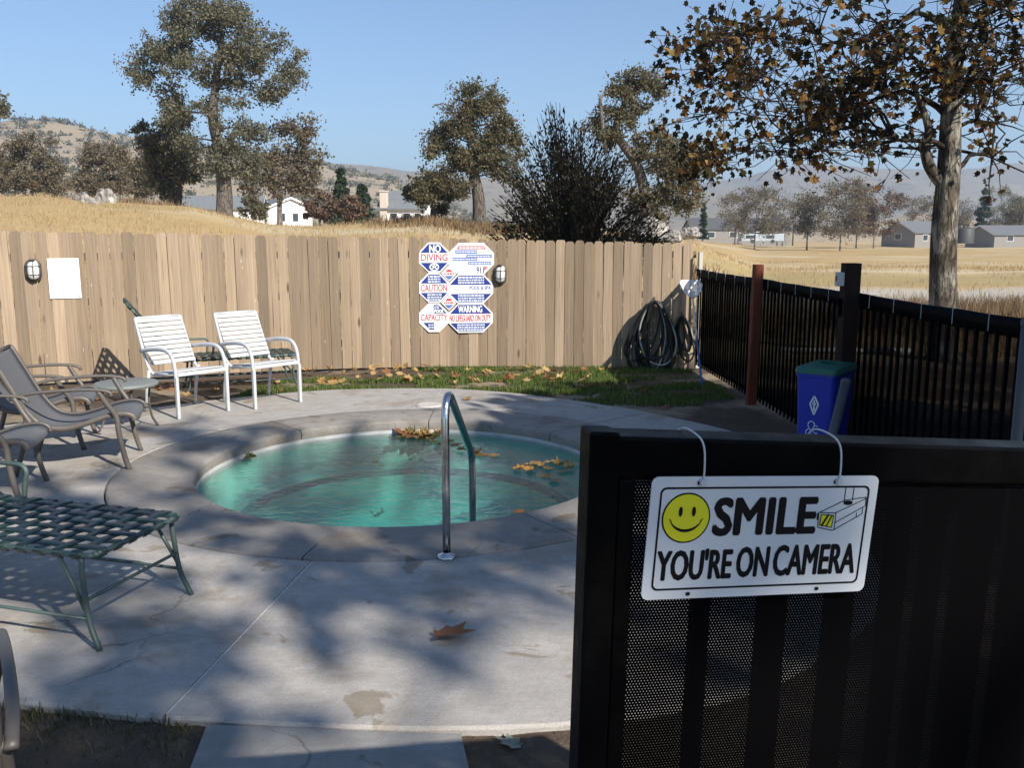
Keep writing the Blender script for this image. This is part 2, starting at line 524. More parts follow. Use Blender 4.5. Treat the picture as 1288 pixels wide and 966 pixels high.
def m_cloth_screen():
    t = NT('black_windscreen_fabric')
    nz = t.noise(t.obj(), 3.0, 4)
    a = t.bsdf((.004, .004, .0045), .9, 0, None, .05)
    b = t.n('BsdfTransparent')
    mx = t.n('MixShader')
    t.l(t.ramp(nz, [(.3, .03), (.7, .08)]), mx.inputs[0]); t.l(a, mx.inputs[1]); t.l(b.outputs[0], mx.inputs[2])
    return t.done(mx.outputs[0])
M['cloth'] = m_cloth_screen()

def m_net():
    t = NT('white_net_mesh')
    a = t.bsdf((.75, .75, .75), .7)
    b = t.n('BsdfTransparent')
    mx = t.n('MixShader'); mx.inputs[0].default_value = .25
    t.l(a, mx.inputs[1]); t.l(b.outputs[0], mx.inputs[2])
    return t.done(mx.outputs[0])
M['net'] = m_net()

def m_water():
    t = NT('pool_water')
    p = t.pos()
    w = t.math('ADD', t.noise(t.mapping(p, scale=(1, 1.5, 1)), 9, 3, .5, .8), t.math('MULTIPLY', t.noise(p, 26, 3, .5, .6), .45))
    nm = t.bump(w, .5, .018)
    dt = t.n('VectorMath', operation='DOT_PRODUCT'); t.l(nm, dt.inputs[0]); t.l(t.n('NewGeometry').outputs['Incoming'], dt.inputs[1])
    fr = t.math('ADD', .02, t.math('MULTIPLY', .98, t.math('POWER', t.math('SUBTRACT', 1.0, t.math('ABSOLUTE', dt.outputs['Value']), clamp=True), 5.0)))
    tr = t.n('BsdfTransparent'); tr.inputs[0].default_value = (.90, .97, .97, 1)
    rf = t.n('BsdfRefraction'); rf.inputs['Color'].default_value = (.90, .97, .97, 1); rf.inputs['IOR'].default_value = 1.10
    rf.inputs['Roughness'].default_value = .0; t.l(nm, rf.inputs['Normal'])
    gl = t.n('BsdfGlossy'); gl.inputs['Roughness'].default_value = .04; t.l(nm, gl.inputs['Normal'])
    m1 = t.n('MixShader'); m1.inputs[0].default_value = .3
    t.l(tr.outputs[0], m1.inputs[1]); t.l(rf.outputs[0], m1.inputs[2])
    m2 = t.n('MixShader'); t.l(fr, m2.inputs[0]); t.l(m1.outputs[0], m2.inputs[1]); t.l(gl.outputs[0], m2.inputs[2])
    va = t.n('VolumeAbsorption'); va.inputs['Color'].default_value = (.05, .78, .80, 1); va.inputs['Density'].default_value = .62
    return t.done(m2.outputs[0], va.outputs[0])
M['water'] = m_water()

def m_ground():
    t = NT('soil_and_field')
    p = t.pos()
    sx = t.n('SeparateXYZ'); t.l(p, sx.inputs[0])
    X, Y = sx.outputs[0], sx.outputs[1]
    n1, n2, n3 = t.noise(p, .35, 6, .6), t.noise(p, 3.0, 6, .65), t.noise(p, 22, 4, .6)
    soil = t.mix(n2, (.06, .044, .032), (.135, .10, .072))
    soil = t.mix(t.ramp(n3, [(.55, 0.0), (.75, .5)]), soil, (.20, .155, .11))
    pale = t.ramp(t.noise(t.mapping(p, loc=(3, 5, 0)), .9, 4), [(.5, 0.0), (.62, .8)])
    soil = t.mix(t.math('MULTIPLY', pale, t.ramp(t.math('DIVIDE', Y, 10), [(.6, 0.0), (.85, 1.0)])), soil, (.33, .26, .185))
    field = t.mix(n1, (.36, .245, .11), (.50, .36, .18))
    field = t.mix(t.ramp(n2, [(.42, 0.0), (.7, .7)]), field, (.34, .25, .13))
    field = t.mix(t.ramp(t.noise(t.mapping(p, scale=(.25, 1, 1)), .12, 5), [(.48, 0.0), (.66, .7)]), field, (.56, .47, .32))
    # mown greenish strip and gravel track across the flat field on the right
    wob = t.math('ADD', Y, t.math('MULTIPLY', t.math('SUBTRACT', n1, .5), 5.0))
    right = t.ramp(t.math('MULTIPLY', X, .1, clamp=True), [(.5, 0.0), (.8, 1.0)])
    green = t.math('MULTIPLY', t.ramp(t.math('DIVIDE', wob, 100), [(.325, 0.0), (.345, 1.0), (.42, 1.0), (.46, 0.0)]), right)
    field = t.mix(t.math('MULTIPLY', green, .45), field, (.28, .235, .11))
    grav = t.math('MULTIPLY', t.ramp(t.math('DIVIDE', wob, 100), [(.215, 0.0), (.235, 1.0), (.305, 1.0), (.33, 0.0)]), right)
    field = t.mix(t.math('MULTIPLY', grav, .85), field, t.mix(t.noise(p, 7, 4, .7), (.38, .33, .28), (.55, .52, .47)))
    far = t.ramp(t.math('DIVIDE', t.math('ADD', Y, t.math('MULTIPLY', n2, .8)), 100), [(.128, 0.0), (.142, 1.0)])
    c = t.mix(far, soil, field)
    h = t.math('ADD', n3, n2)
    return t.done(t.bsdf(c, .95, 0, t.bump(h, .6, .03), .1))
M['ground'] = m_ground()

def m_hill(name, c1, c2, spot):
    t = NT(name)
    p = t.pos()
    c = t.mix(t.noise(p, .012, 6, .6), c1, c2)
    c = t.mix(t.ramp(t.noise(p, .05, 5, .7), [(.56, 0.0), (.62, .8)]), c, spot)
    return t.done(t.bsdf(c, 1.0, 0, None, .0))
M['hill'] = m_hill('dry_hillside', (.27, .215, .15), (.36, .295, .215), (.12, .11, .08))
M['hillfar'] = m_hill('far_ridge', (.22, .18, .13), (.30, .25, .18), (.12, .11, .08))

# ------------------------------------------------------------------ terrain
PC = Vector((-0.80, 6.60, 0.0))          # centre of the hot tub
RIN, ROUT = 1.53, 2.10
_px = [-900, 0, 60, 150, 250, 283, 340, 400, 480, 540, 600, 700, 800, 870, 950, 1300, 3000]
_cy = [246, 250, 249, 257, 263, 271, 283, 285, 281, 279, 287, 289, 295, 306, 338, 338, 338]
def sstep(a, b, x):
    t = np.clip((x - a) / (b - a), 0, 1)
    return t * t * (3 - 2 * t)
def hgt(X, Y):
    X, Y = np.asarray(X, float), np.asarray(Y, float)
    u = X / np.maximum(Y, 4.0)
    cyv = np.interp(644 + FPX * np.clip(u, -1.6, 1.6), _px, _cy)
    zc = EYE + (297 - cyv) / FPX * 50.0
    s = sstep(13.5, 50, Y)
    z = -0.03 + (zc + .03) * s
    z += np.maximum(0, zc - 1.7) * np.clip((Y - 50) / 50, 0, 2.0) - .35 * sstep(50, 62, Y)
    z += s * (.10 * np.sin(X * .45 + 1.3) * np.sin(Y * .33) + .05 * np.sin(X * 1.3) * np.cos(Y * .9 + X * .4))
    return z - .06 * sstep(9.5, 11.5, Y) * (1 - s)
def H(x, y): return float(hgt(x, y))

nr, na = 150, 420
rr = np.concatenate([np.linspace(1.9, 14, 42), 14 * (4200 / 14.0) ** (np.arange(1, nr - 41) / (nr - 42.0))])
aa = np.linspace(0, 2 * PI, na, endpoint=False)
RR, AA = np.meshgrid(rr, aa, indexing='ij')
gx, gy = PC.x + RR * np.cos(AA), PC.y + RR * np.sin(AA)
gz = hgt(gx, gy)
rng = np.random.default_rng(3)
gz = gz + np.where((RR > 3) & (RR < 60), rng.normal(0, .004, gx.shape), 0)
vv = np.stack([gx, gy, gz], -1).reshape(-1, 3)
ii, jj = np.meshgrid(np.arange(len(rr) - 1), np.arange(na), indexing='ij')
j2 = (jj + 1) % na
qd = np.stack([ii * na + jj, (ii + 1) * na + jj, (ii + 1) * na + j2, ii * na + j2], -1).reshape(-1, 4)
gm = np_mesh('ground', vv, qd)
gm.polygons.foreach_set('use_smooth', [True] * len(gm.polygons))
tag(link('ground', gm, M['ground']), 'brown soil round the pool deck and golden dry field beyond the fence', kind='structure')

def ridge(name, label, pxs, pys, Y, depth, mat, amp, seed):
    # a real ridge: front slope, crest and back slope, crest heights read off the skyline
    xs = np.linspace(-1.15, 1.15, 260) * Y
    crest = EYE + (297 - np.interp(644 + FPX * xs / Y, pxs, pys)) / FPX * Y
    ts = np.linspace(-1, 1, 34)
    V = []
    for t in ts:
        prof = (1 - abs(t)) ** 0.85
        for x, c in zip(xs, crest):
            n = noise.fractal(Vector((x / (depth * .55) + seed, t * 1.6, seed)), 1.0, 2.1, 6)
            n2 = noise.fractal(Vector((x / (depth * .09) + seed, t * 8, seed)), 1.0, 2.1, 4)
            z = max(-3, c) * prof + (amp * n + amp * .18 * n2) * (1 - prof * .9) * min(1, (1 - abs(t)) * 6) + amp * .09 * n2
            V.append((x, Y + t * depth * (1 if t < 0 else .8) + n * depth * .06, z if abs(t) < 1 else -6))
    nx = len(xs)
    i, j = np.meshgrid(np.arange(len(ts) - 1), np.arange(nx - 1), indexing='ij')
    q = np.stack([i * nx + j, i * nx + j + 1, (i + 1) * nx + j + 1, (i + 1) * nx + j], -1).reshape(-1, 4)
    me = np_mesh(name, np.array(V), q)
    me.polygons.foreach_set('use_smooth', [True] * len(me.polygons))
    return tag(link(name, me, mat), label, kind='structure')
hill_near = ridge('hill', 'dry rocky hill dotted with shrubs at the far left', [-1200, -300, 0, 45, 95, 150, 200, 300, 400, 500, 620, 2500],
      [200, 178, 163, 156, 157, 170, 178, 192, 207, 228, 290, 320], 620, 260, M['hill'], 14, 1.3)
ridge('hill', 'hazy pale ridge behind the centre trees', [-1200, 0, 300, 400, 450, 520, 600, 700, 850, 950, 1300, 2500],
      [215, 212, 204, 203, 208, 215, 222, 228, 238, 250, 300, 330], 1700, 600, M['hillfar'], 40, 7.7)
ridge('hill', 'hazy blue ridge behind the houses on the right', [-1200, 500, 700, 820, 900, 960, 1010, 1080, 1160, 1230, 1288, 1600, 2500],
      [300, 280, 250, 238, 226, 214, 208, 213, 219, 211, 206, 214, 230], 2300, 800, M['hillfar'], 60, 4.1)

# ------------------------------------------------------------------ deck
def ang_of(w): return math.atan2(w.y - PC.y, w.x - PC.x)
edge = [G(*q) for q in [(955, 553), (850, 526), (760, 509), (700, 501), (620, 492), (560, 488.5), (490, 488.5), (420, 490), (350, 495), (270, 503), (190, 513), (100, 524), (0, 536)]]
edge += [Vector(v) for v in [(-5.2, 7.2, 0), (-5.4, 5.5, 0), (-5.0, 3.6, 0)]]
edge += [G(*q) for q in [(0, 880), (120, 892), (262, 906), (420, 912), (580, 917), (715, 911)]]
edge += [Vector(v) for v in [(1.0, 3.2, 0), (1.7, 3.9, 0), (2.05, 5.2, 0), (2.15, 6.5, 0)]]
ea = np.array([ang_of(e) for e in edge]); er = np.array([math.hypot(e.x - PC.x, e.y - PC.y) for e in edge])
o_ = np.argsort(ea); ea, er = ea[o_], er[o_]
ea3, er3 = np.concatenate([ea - 2 * PI, ea, ea + 2 * PI]), np.concatenate([er] * 3)
def redge(a): return float(np.interp(a, ea3, er3))
deck = tag(bpy.data.objects.new('pool_deck', None), 'pale grey concrete deck round the hot tub', kind='structure')
COL.objects.link(deck)
jd = sorted([R(-97), ang_of(G(541, 519)), ang_of(G(755, 531)), ang_of(G(718, 676)), R(176)])
for k in range(len(jd)):
    a0, a1 = jd[k], jd[(k + 1) % len(jd)]
    if a1 <= a0: a1 += 2 * PI
    n = max(10, int((a1 - a0) / R(1.5)))
    mb = MB()
    vs_, fs_ = [], []
    for i in range(n + 1):
        a = a0 + (a1 - a0) * i / n
        r0, r1 = ROUT + .010, redge((a + PI) % (2 * PI) - PI)
        r1 += .012 * noise.noise(Vector((math.cos(a) * 9, math.sin(a) * 9, 0)))
        for (r, z) in ((r0, -.11), (r0, -.004), (r0 + .008, .002), (r1 - .012, .001), (r1, -.01), (r1, -.11)):
            # joint gap of constant width at the slab's two ends
            g = (.007 / r if i == 0 else (-.007 / r if i == n else 0))
            vs_.append((PC.x + r * math.cos(a + g), PC.y + r * math.sin(a + g), z))
    for i in range(n):
        for j in range(5):
            fs_.append((i * 6 + j, (i + 1) * 6 + j, (i + 1) * 6 + j + 1, i * 6 + j + 1))
    fs_ += [tuple(range(6)), tuple(n * 6 + 5 - j for j in range(6))]
    mb.add(vs_, fs_).build('slab', M['concrete'], deck, recalc=True)
# pale filler in the near control joint and the far one
for a in (jd[0] if abs(jd[0] - R(-97)) < .01 else R(-97), ang_of(G(541, 519))):
    mb = MB()
    r0, r1 = ROUT + .02, redge(a) - .02
    d, nrm = Vector((math.cos(a), math.sin(a), 0)), Vector((-math.sin(a), math.cos(a), 0))
    for w0, w1, z in ((-.004, .006, -.003),):
        A, B = PC + d * r0, PC + d * r1
        mb.box((A + B) / 2 + nrm * .001 + Vector((0, 0, -.02)), ((B - A).length, .009, .04), Matrix.Rotation(a, 3, 'Z'))
    mb.build('joint_filler', M['palewood'], deck)
# walkway slab from the gate
wk = [G(262, 907), G(580, 918.5), Vector((-.02, 2.0, 0)), Vector((-.95, 1.9, 0))]
wk[1].y -= .015; wk[0].y -= .015
tag(MB().slab([(v.x, v.y) for v in wk], -.12, -.006).build('walkway', M['path'], recalc=True), 'short concrete walkway slab meeting the deck at the gate', kind='structure')

# ------------------------------------------------------------------ hot tub
tub = thing('hot_tub', 'round in-ground hot tub with concrete coping and turquoise plaster', 'hot tub', PC)
jc = sorted([ang_of(G(375, 541)), ang_of(G(541, 526)), ang_of(G(678, 547)), R(8), ang_of(G(695, 663)), ang_of(G(414, 672)), ang_of(G(175, 590)) - .9 + .9])
jc = sorted(set(jc))
for k in range(len(jc)):
    a0, a1 = jc[k], jc[(k + 1) % len(jc)]
    if a1 <= a0: a1 += 2 * PI
    n = max(8, int((a1 - a0) / R(2)))
    prof = ((RIN + .01, -.088), (RIN, -.08), (RIN, -.02), (RIN + .006, -.004), (RIN + .02, .004), (ROUT - .02, .008), (ROUT - .008, .004), (ROUT, -.008), (ROUT, -.11))
    vs_, fs_ = [], []
    m = len(prof)
    for i in range(n + 1):
        a = a0 + (a1 - a0) * i / n
        for r, z in prof:
            g = (.005 / r if i == 0 else (-.005 / r if i == n else 0))
            vs_.append((r * math.cos(a + g), r * math.sin(a + g), z))
    for i in range(n):
        for j in range(m - 1): fs_.append((i * m + j, (i + 1) * m + j, (i + 1) * m + j + 1, i * m + j + 1))
    fs_ += [tuple(range(m)), tuple(n * m + m - 1 - j for j in range(m))]
    smooth_by_angle(MB().add(vs_, fs_).build('coping_section', M['coping'], tub, recalc=True), 50)
RB = 1.22
MB().lathe([(RIN + .012, -.078), (RIN - .004, -.082), (RIN - .004, -.15)], 128).build('waterline_tile', M['tilewhite'], tub, True)
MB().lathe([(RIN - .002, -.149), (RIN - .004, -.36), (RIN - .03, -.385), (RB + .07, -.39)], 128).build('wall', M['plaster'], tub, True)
MB().lathe([(RB + .07, -.389), (RB, -.389), (RB, -.43)], 128).build('bench_trim', M['trim'], tub, True)
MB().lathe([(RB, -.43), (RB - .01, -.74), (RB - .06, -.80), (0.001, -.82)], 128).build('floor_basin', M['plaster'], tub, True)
MB().lathe([(.001, -.80), (.10, -.80), (.12, -.815)], 24, (.15, -.1, 0)).build('floor_drain', M['plastwhite'], tub, True)
wm = MB().lathe([(0.001, -.11), (RIN + .03, -.11), (RIN + .03, -.95), (.001, -.95)], 128)
wob = wm.build('water', M['water'], None, False, True)
wob.location = PC
tag(wob, 'clear turquoise water in the round hot tub', kind='structure')
# skimmer lid on the far coping
lid = tag(bpy.data.objects.new('skimmer_lid', None), 'round white skimmer lid set in the far coping behind the handrail', 'skimmer lid')
COL.objects.link(lid); lid.location = G(540, 510) + Vector((0, 0, .008))
MB().lathe([(.12, -.01), (.12, .003), (.113, .006), (.1, .004), (.001, .004)], 40).build('cover', M['palewood'], lid, True)
MB().lathe([(.135, -.01), (.135, .002), (.123, .002), (.123, -.01)], 40).build('rim_ring', M['palewood'], lid, True)

# handrail
hb = G(562, 702)
hr = thing('handrail', 'polished steel grab rail standing at the near edge of the hot tub', 'handrail', hb)
dv = Vector((.10, .86, 0))
path = [Vector((0, 0, 0)), Vector((0, 0, .40)), Vector((0, 0, .76))]
path += [Vector((0, 0, .76)) + dv * t + Vector((0, 0, z)) for t, z in ((.03, .07), (.09, .105), (.17, .095), (.26, .045), (.55, -.13), (.80, -.285), (.93, -.37), (.985, -.44), (1.0, -.52), (1.0, -.80), (1.0, -1.45))]
pth = [path[0], path[1]] + spline(path[2:12], 6) + path[12:]
MB().tube(pth, .0215, 18).build('tube', M['steel'], hr, True)
MB().lathe([(.05, -.004), (.052, .006), (.046, .016), (.028, .022), (.0225, .03)], 32, (0, 0, .004)).build('escutcheon', M['steel'], hr, True)

# ------------------------------------------------------------------ board fence
bf = thing('board_fence', 'tan weathered dog-ear board fence along the back of the pool yard', 'fence')
FP = [Vector((-6.6, 9.92, 0)), Vector((-5.2, 10.62, 0)), Vector((-2.75, 11.72, 0)), Vector((0, 12.2, 0)), Vector((2.46, 12.0, 0))]
fpath = []
_sp = spline(FP, 30)
fl = [0.0]
for a, b in zip(_sp, _sp[1:]): fl.append(fl[-1] + (b - a).length)
def fence_at(s):
    s = max(0, min(fl[-1] - 1e-6, s))
    k = int(np.searchsorted(fl, s, side='right')) - 1
    t = (s - fl[k]) / (fl[k + 1] - fl[k])
    p = _sp[k].lerp(_sp[k + 1], t)
    d = (_sp[k + 1] - _sp[k]).normalized()
    return p, math.atan2(d.y, d.x)
def board_mesh(w, h, c, nm):
    mb = MB()
    prof = [(-w / 2, 0), (w / 2, 0), (w / 2, h - c), (w / 2 - c * .45, h - c * .35), (w / 2 - c * 1.1, h), (-w / 2 + c * 1.1, h), (-w / 2 + c * .45, h - c * .35), (-w / 2, h - c)]
    mb.prism(prof, -.009, .009)
    return mb.mesh(nm)
bmesh_v = [board_mesh(w, 1.0, c, 'board') for w, c in ((.131, .026), (.128, .03), (.133, .022), (.126, .028), (.130, .02))]
rnd = random.Random(5)
s, nb = 0.0, 0
while s < fl[-1] - .06:
    pitch = .1315 + rnd.uniform(-.0015, .0015)
    p, a = fence_at(s + pitch / 2)
    me = rnd.choice(bmesh_v)
    b = link('board', me, M['board'], bf)
    u = (p.x + 5.2) / 7.7
    zb = -.03 - .07 * max(0, min(1, u))
    zt = 1.755 - .15 * max(0, min(1, u)) + rnd.uniform(-.012, .012)
    b.location = (p.x + rnd.uniform(-.003, .003), p.y + rnd.uniform(-.006, .006), zb)
    b.scale = (1, 1, zt - zb)
    b.rotation_euler = (rnd.gauss(0, .004), rnd.gauss(0, .0035), a + rnd.gauss(0, .03))
    s += pitch
    nb += 1
for zr in (.28, .92, 1.46):
    mb = MB()
    for k in range(12):
        s0, s1 = fl[-1] * k / 12, fl[-1] * (k + 1) / 12
        (p0, _), (p1, _) = fence_at(s0), fence_at(s1)
        d = (p1 - p0); a = math.atan2(d.y, d.x)
        n = Vector((-math.sin(a), math.cos(a), 0))
        mb.box((p0 + p1) / 2 + n * .036 + Vector((0, 0, zr)), (d.length + .002 * (k % 2), .038, .088), Matrix.Rotation(a, 3, 'Z'))
    mb.build('rail', M['railwood'], bf)
MB().box((2.50, 11.93, .72), (.045, .10, 1.55)).build('end_post', M['palewood'], bf)

# ------------------------------------------------------------------ black picket fence
pf = thing('picket_fence', 'black steel picket fence with dark see-through fabric along the right side', 'fence')
Q0, Q1 = Vector((2.46, 11.8, 0)), Vector((2.74, 4.1, 0))
dq = (Q1 - Q0); LQ = dq.length; dq.normalize(); aq = math.atan2(dq.y, dq.x); nq = Vector((dq.y, -dq.x, 0))
if nq.x < 0: nq = -nq
pk = MB().box((0, 0, .635), (.019, .019, 1.21)).mesh('picket')
npk = int(LQ / .105)
for k in range(npk + 1):
    o = link('picket', pk, M['fenceblack'], pf)
    q = Q0 + dq * (k * .105 + .03)
    o.location = (q.x, q.y, -.03)
    o.rotation_euler = (0, rnd.gauss(0, .004), aq)
for z in (.06, 1.17):
    MB().box((Q0 + Q1) / 2 + nq * .03 + Vector((0, 0, z)), (LQ, .028, .03), Matrix.Rotation(aq, 3, 'Z')).build('rail', M['fenceblack'], pf)
posts_s = [0.15, 2.7, 5.02, 7.4]
def ztop(s):
    for a, b in zip([0] + posts_s, posts_s + [LQ]):
        if a <= s <= b and b > a:
            t = (s - a) / (b - a); break
    else: t = 0
    return 1.275 - .008 * 4 * t * (1 - t) + .0015 * math.sin(s * 9)
def sheet(z0f, z1f, off, nm, mat, thick=.0, n=90):
    mb = MB(); vs_, fs_ = [], []
    for i in range(n + 1):
        s = LQ * i / n
        p = Q0 + dq * s + nq * (off + .006 * math.sin(s * 5.1))
        vs_ += [(p.x, p.y, z0f(s)), (p.x, p.y, z1f(s))]
    for i in range(n): fs_.append((2 * i, 2 * i + 2, 2 * i + 3, 2 * i + 1))
    o = mb.add(vs_, fs_).build(nm, mat, pf, True)
    if thick:
        sm = o.modifiers.new('s', 'SOLIDIFY'); sm.thickness = thick
    return o
sheet(lambda s: .01, lambda s: ztop(s) - .085, .052, 'screen_fabric', M['cloth'])
sheet(lambda s: ztop(s) - .086, ztop, -.03, 'top_band', M['fenceblack'], .02)
for k in range(19):
    s = .3 + k * .385
    p = Q0 + dq * s + nq * -.05
    MB().tube([p + Vector((0, 0, ztop(s) - .09)), p + Vector((0, 0, ztop(s) + .004)), p + nq * .05 + Vector((0, 0, ztop(s) + .006))], .0016, 5).build('cable_tie', M['tie'], pf)
# posts
p1 = Q0 + dq * 2.7 + nq * -.075
post = MB().bbox((0, 0, .73), (.092, .092, 1.46), .006).build('post', M['redwood'], pf); post['label'] = 'reddish brown timber post'
post.location = (p1.x, p1.y, -.04); post.rotation_euler = (0, R(1.6), aq)
p2 = Q0 + dq * 5.02 + nq * -.08
post2 = MB().bbox((0, 0, .77), (.115, .115, 1.54), .006).build('post', M['darkwood'], pf); post2['label'] = 'dark timber post carrying a grey box'
post2.location = (p2.x, p2.y, -.04); post2.rotation_euler = (0, 0, aq)
eb = thing('electrical_box', 'small grey outlet box screwed to the dark timber fence post', 'electrical box', (p2.x - .085, p2.y - .01, 1.33))
MB().bbox((0, 0, .05), (.05, .075, .105), .008).build('housing', M['boxgrey'], eb)
MB().bbox((-.027, 0, .055), (.006, .03, .04), .003).build('socket_cover', M['lampmetal'], eb)
MB().bbox((.0, -.04, -.16), (.03, .03, .14), .008).build('conduit', M['fenceblack'], eb)
MB().bbox((-.01, -.045, -.12), (.035, .02, .06), .006).build('latch_plate', M['fenceblack'], eb)

# grey steel posts in front of the picket fence
gp = thing('steel_post', 'upright grey steel post at the right edge in front of the picket fence', 'post', (G(1269, 900).x * 0 + 1.985, 3.42, -.05))
MB().tube([(0, 0, 0), (0, 0, 1.42)], .021, 16).build('pipe', M['galv'], gp, True)
MB().lathe([(.024, 0), (.024, .02), (.015, .035), (.001, .038)], 16, (0, 0, 1.41)).build('cap', M['galv'], gp, True)
t0_, b0_ = P(1064, 480, 5.75), P(1041, 572, 5.55)
lp = thing('leaning_pipe', 'grey steel pipe leaning beside the blue recycling bin', 'pipe', (0, 0, 0))
dd = (b0_ - t0_); bt = t0_ + dd * ((t0_.z + .03) / -dd.z)
MB().tube([t0_, bt], .03, 16).build('pipe', M['galv'], lp, True)
MB().lathe([(.033, -.012), (.033, .008), (.02, .02), (.001, .022)], 16, t0_).build('cap', M['galv'], lp, True)

# ------------------------------------------------------------------ white slatted chairs
def white_chair():
    c = thing('slat_chair', 'x', 'chair', (-3.18, 8.58, .002), R(-39), 'white slatted armchairs')
    W = .265
    for sy in (-1, 1):
        y = sy * W
        MB().tube(spline([(.275, y, 0), (.272, y, .30), (.268, y, .43), (.25, y, .53), (.205, y, .60), (.13, y, .635), (0, y, .64), (-.16, y, .625), (-.33, y, .60)], 5), .0165, 10, flat=1.25).build('arm', M['white'], c, True)
        MB().bbox((.278, y, .20), (.038, .030, .40), .006).build('leg', M['white'], c)
        MB().tube([(-.20, y, .42), (-.27, y, .20), (-.305, y, 0)], .016, 8).build('leg', M['white'], c, True)
        MB().tube(spline([(-.13, sy * .245, .37), (-.24, sy * .245, .44), (-.33, sy * .245, .62), (-.45, sy * .24, .905)], 6), .0155, 8).build('back_upright', M['white'], c, True)
        MB().tube([(-.17, sy * .245, .375), (.26, sy * .245, .425)], .016, 8).build('seat_rail', M['white'], c, True)
    a, b = Vector((-.215, 0, .455)), Vector((-.448, 0, .895))
    up = (b - a).normalized(); n = Vector((up.z, 0, -up.x))
    rot = Matrix((n, Vector((0, 1, 0)), up)).transposed()
    for k in range(10):
        MB().bbox(a.lerp(b, (k + .5) / 10) + n * .015, (.012, .478, .0405), .004, rot).build('back_slat', M['white'], c)
    for k in range(9):
        t = (k + .5) / 9
        MB().bbox(Vector((-.175, 0, .395)).lerp(Vector((.265, 0, .446)), t), (.0425, .478, .012), .004, Matrix.Rotation(R(-6.5), 3, 'Y')).build('seat_slat', M['white'], c)
    MB().bbox((.275, 0, .418), (.02, .50, .035), .005).build('front_rail', M['white'], c)
    MB().tube([(-.455, -.24, .905), (-.455, .24, .905)], .016, 8).build('top_rail', M['white'], c, True)
    return c
wc = white_chair()
wc['label'] = 'white slatted metal armchair standing next to the small round table'
w2 = copy_tree(wc)
w2.location = (-3.18 + .60, 8.58 + .49, .002)
w2['label'] = 'white slatted metal armchair standing nearer the grass, right of its twin'
w2.rotation_euler = (0, 0, R(-42))

# ------------------------------------------------------------------ sling chairs
def sling_chair():
    c = thing('sling_chair', 'x', 'chair', (-3.3, 6.55, .002), R(15), 'grey sling armchairs at the left')
    prof = [(-.45, .875), (-.425, .84), (-.35, .68), (-.25, .48), (-.15, .36), (-.02, .325), (.12, .35), (.28, .40), (.40, .415), (.46, .395), (.475, .36)]
    pp = spline([(x, 0, z) for x, z in prof], 5)
    vs_, fs_ = [], []
    nY = 6
    for p in pp:
        for k in range(nY + 1):
            t = k / nY * 2 - 1
            vs_.append((p.x, t * .265, p.z - .018 * (1 - t * t)))
    for i in range(len(pp) - 1):
        for k in range(nY): fs_.append((i * (nY + 1) + k, i * (nY + 1) + k + 1, (i + 1) * (nY + 1) + k + 1, (i + 1) * (nY + 1) + k))
    o = MB().add(vs_, fs_).build('sling', M['sling'], c, True)
    sm = o.modifiers.new('s', 'SOLIDIFY'); sm.thickness = .004; sm.offset = 0
    for sy in (-1, 1):
        MB().tube([(p.x, sy * .272, p.z) for p in pp], .014, 8, flat=1.5).build('side_rail', M['chairgrey'], c, True)
        MB().tube([(p.x, sy * .258, p.z + .006) for p in pp[8:-2]], .006, 6).build('hem', M['slingtrim'], o, True)
        MB().tube(spline([(-.33, sy * .30, .56), (-.22, sy * .315, .595), (-.05, sy * .325, .61), (.14, sy * .33, .615), (.27, sy * .33, .605), (.33, sy * .33, .585), (.335, sy * .33, .56)], 5), .017, 10, flat=.75).build('arm', M['chairgrey'], c, True)
        MB().tube(spline([(.25, sy * .325, .60), (.30, sy * .315, .50), (.355, sy * .30, .40), (.365, sy * .30, .28), (.39, sy * .305, .12), (.42, sy * .31, 0)], 5), .016, 8, flat=1.2).build('leg', M['chairgrey'], c, True)
        MB().tube(spline([(-.30, sy * .285, .57), (-.24, sy * .295, .42), (-.27, sy * .30, .22), (-.34, sy * .305, 0)], 5), .016, 8, flat=1.2).build('leg', M['chairgrey'], c, True)
    MB().tube([(-.45, -.272, .877), (-.45, .272, .877)], .015, 8).build('top_rail', M['chairgrey'], c, True)
    MB().tube([(.34, -.30, .37), (.34, .30, .37)], .012, 8).build('front_brace', M['chairgrey'], c, True)
    MB().tube([(-.26, -.295, .30), (-.26, .295, .30)], .012, 8).build('rear_brace', M['chairgrey'], c, True)
    return c
sa = sling_chair()
sa['label'] = 'grey sling armchair with taupe frame in full view at the left'
for lab, loc, rz in (('grey sling armchair mostly hidden behind the full one, nearest the board fence', (-3.94, 7.17, .002), 17),
                     ('grey sling armchair cut by the left edge between the full chair and the chaise', (-3.60, 5.66, .002), 14),
                     ('taupe sling armchair of which only arm and leg show at the bottom left corner', (-1.61, 2.03, -.05), 124)):
    k = copy_tree(sa); k.location = loc; k.rotation_euler = (0, 0, R(rz)); k['label'] = lab

# ------------------------------------------------------------------ round side table
st = thing('side_table', 'small round grey table between the sling chairs and the white chairs', 'table', (-3.42, 7.78, .002))
MB().lathe([(.001, .425), (.25, .425), (.268, .418), (.272, .405), (.268, .39), (.25, .385), (.001, .385)], 48).build('table_top', M['tabletop'], st, True)
for k in range(4):
    a = R(35 + 90 * k)
    MB().tube(spline([(.20 * math.cos(a), .20 * math.sin(a), .39), (.185 * math.cos(a), .185 * math.sin(a), .25), (.20 * math.cos(a), .20 * math.sin(a), .10), (.25 * math.cos(a), .25 * math.sin(a), 0)], 5), .0105, 8).build('leg', M['chairgrey'], st, True)
MB().tube([(.187 * math.cos(t), .187 * math.sin(t), .2) for t in np.linspace(0, 2 * PI, 25)[:-1]], .006, 6, closed=True).build('ring_brace', M['chairgrey'], st, True)

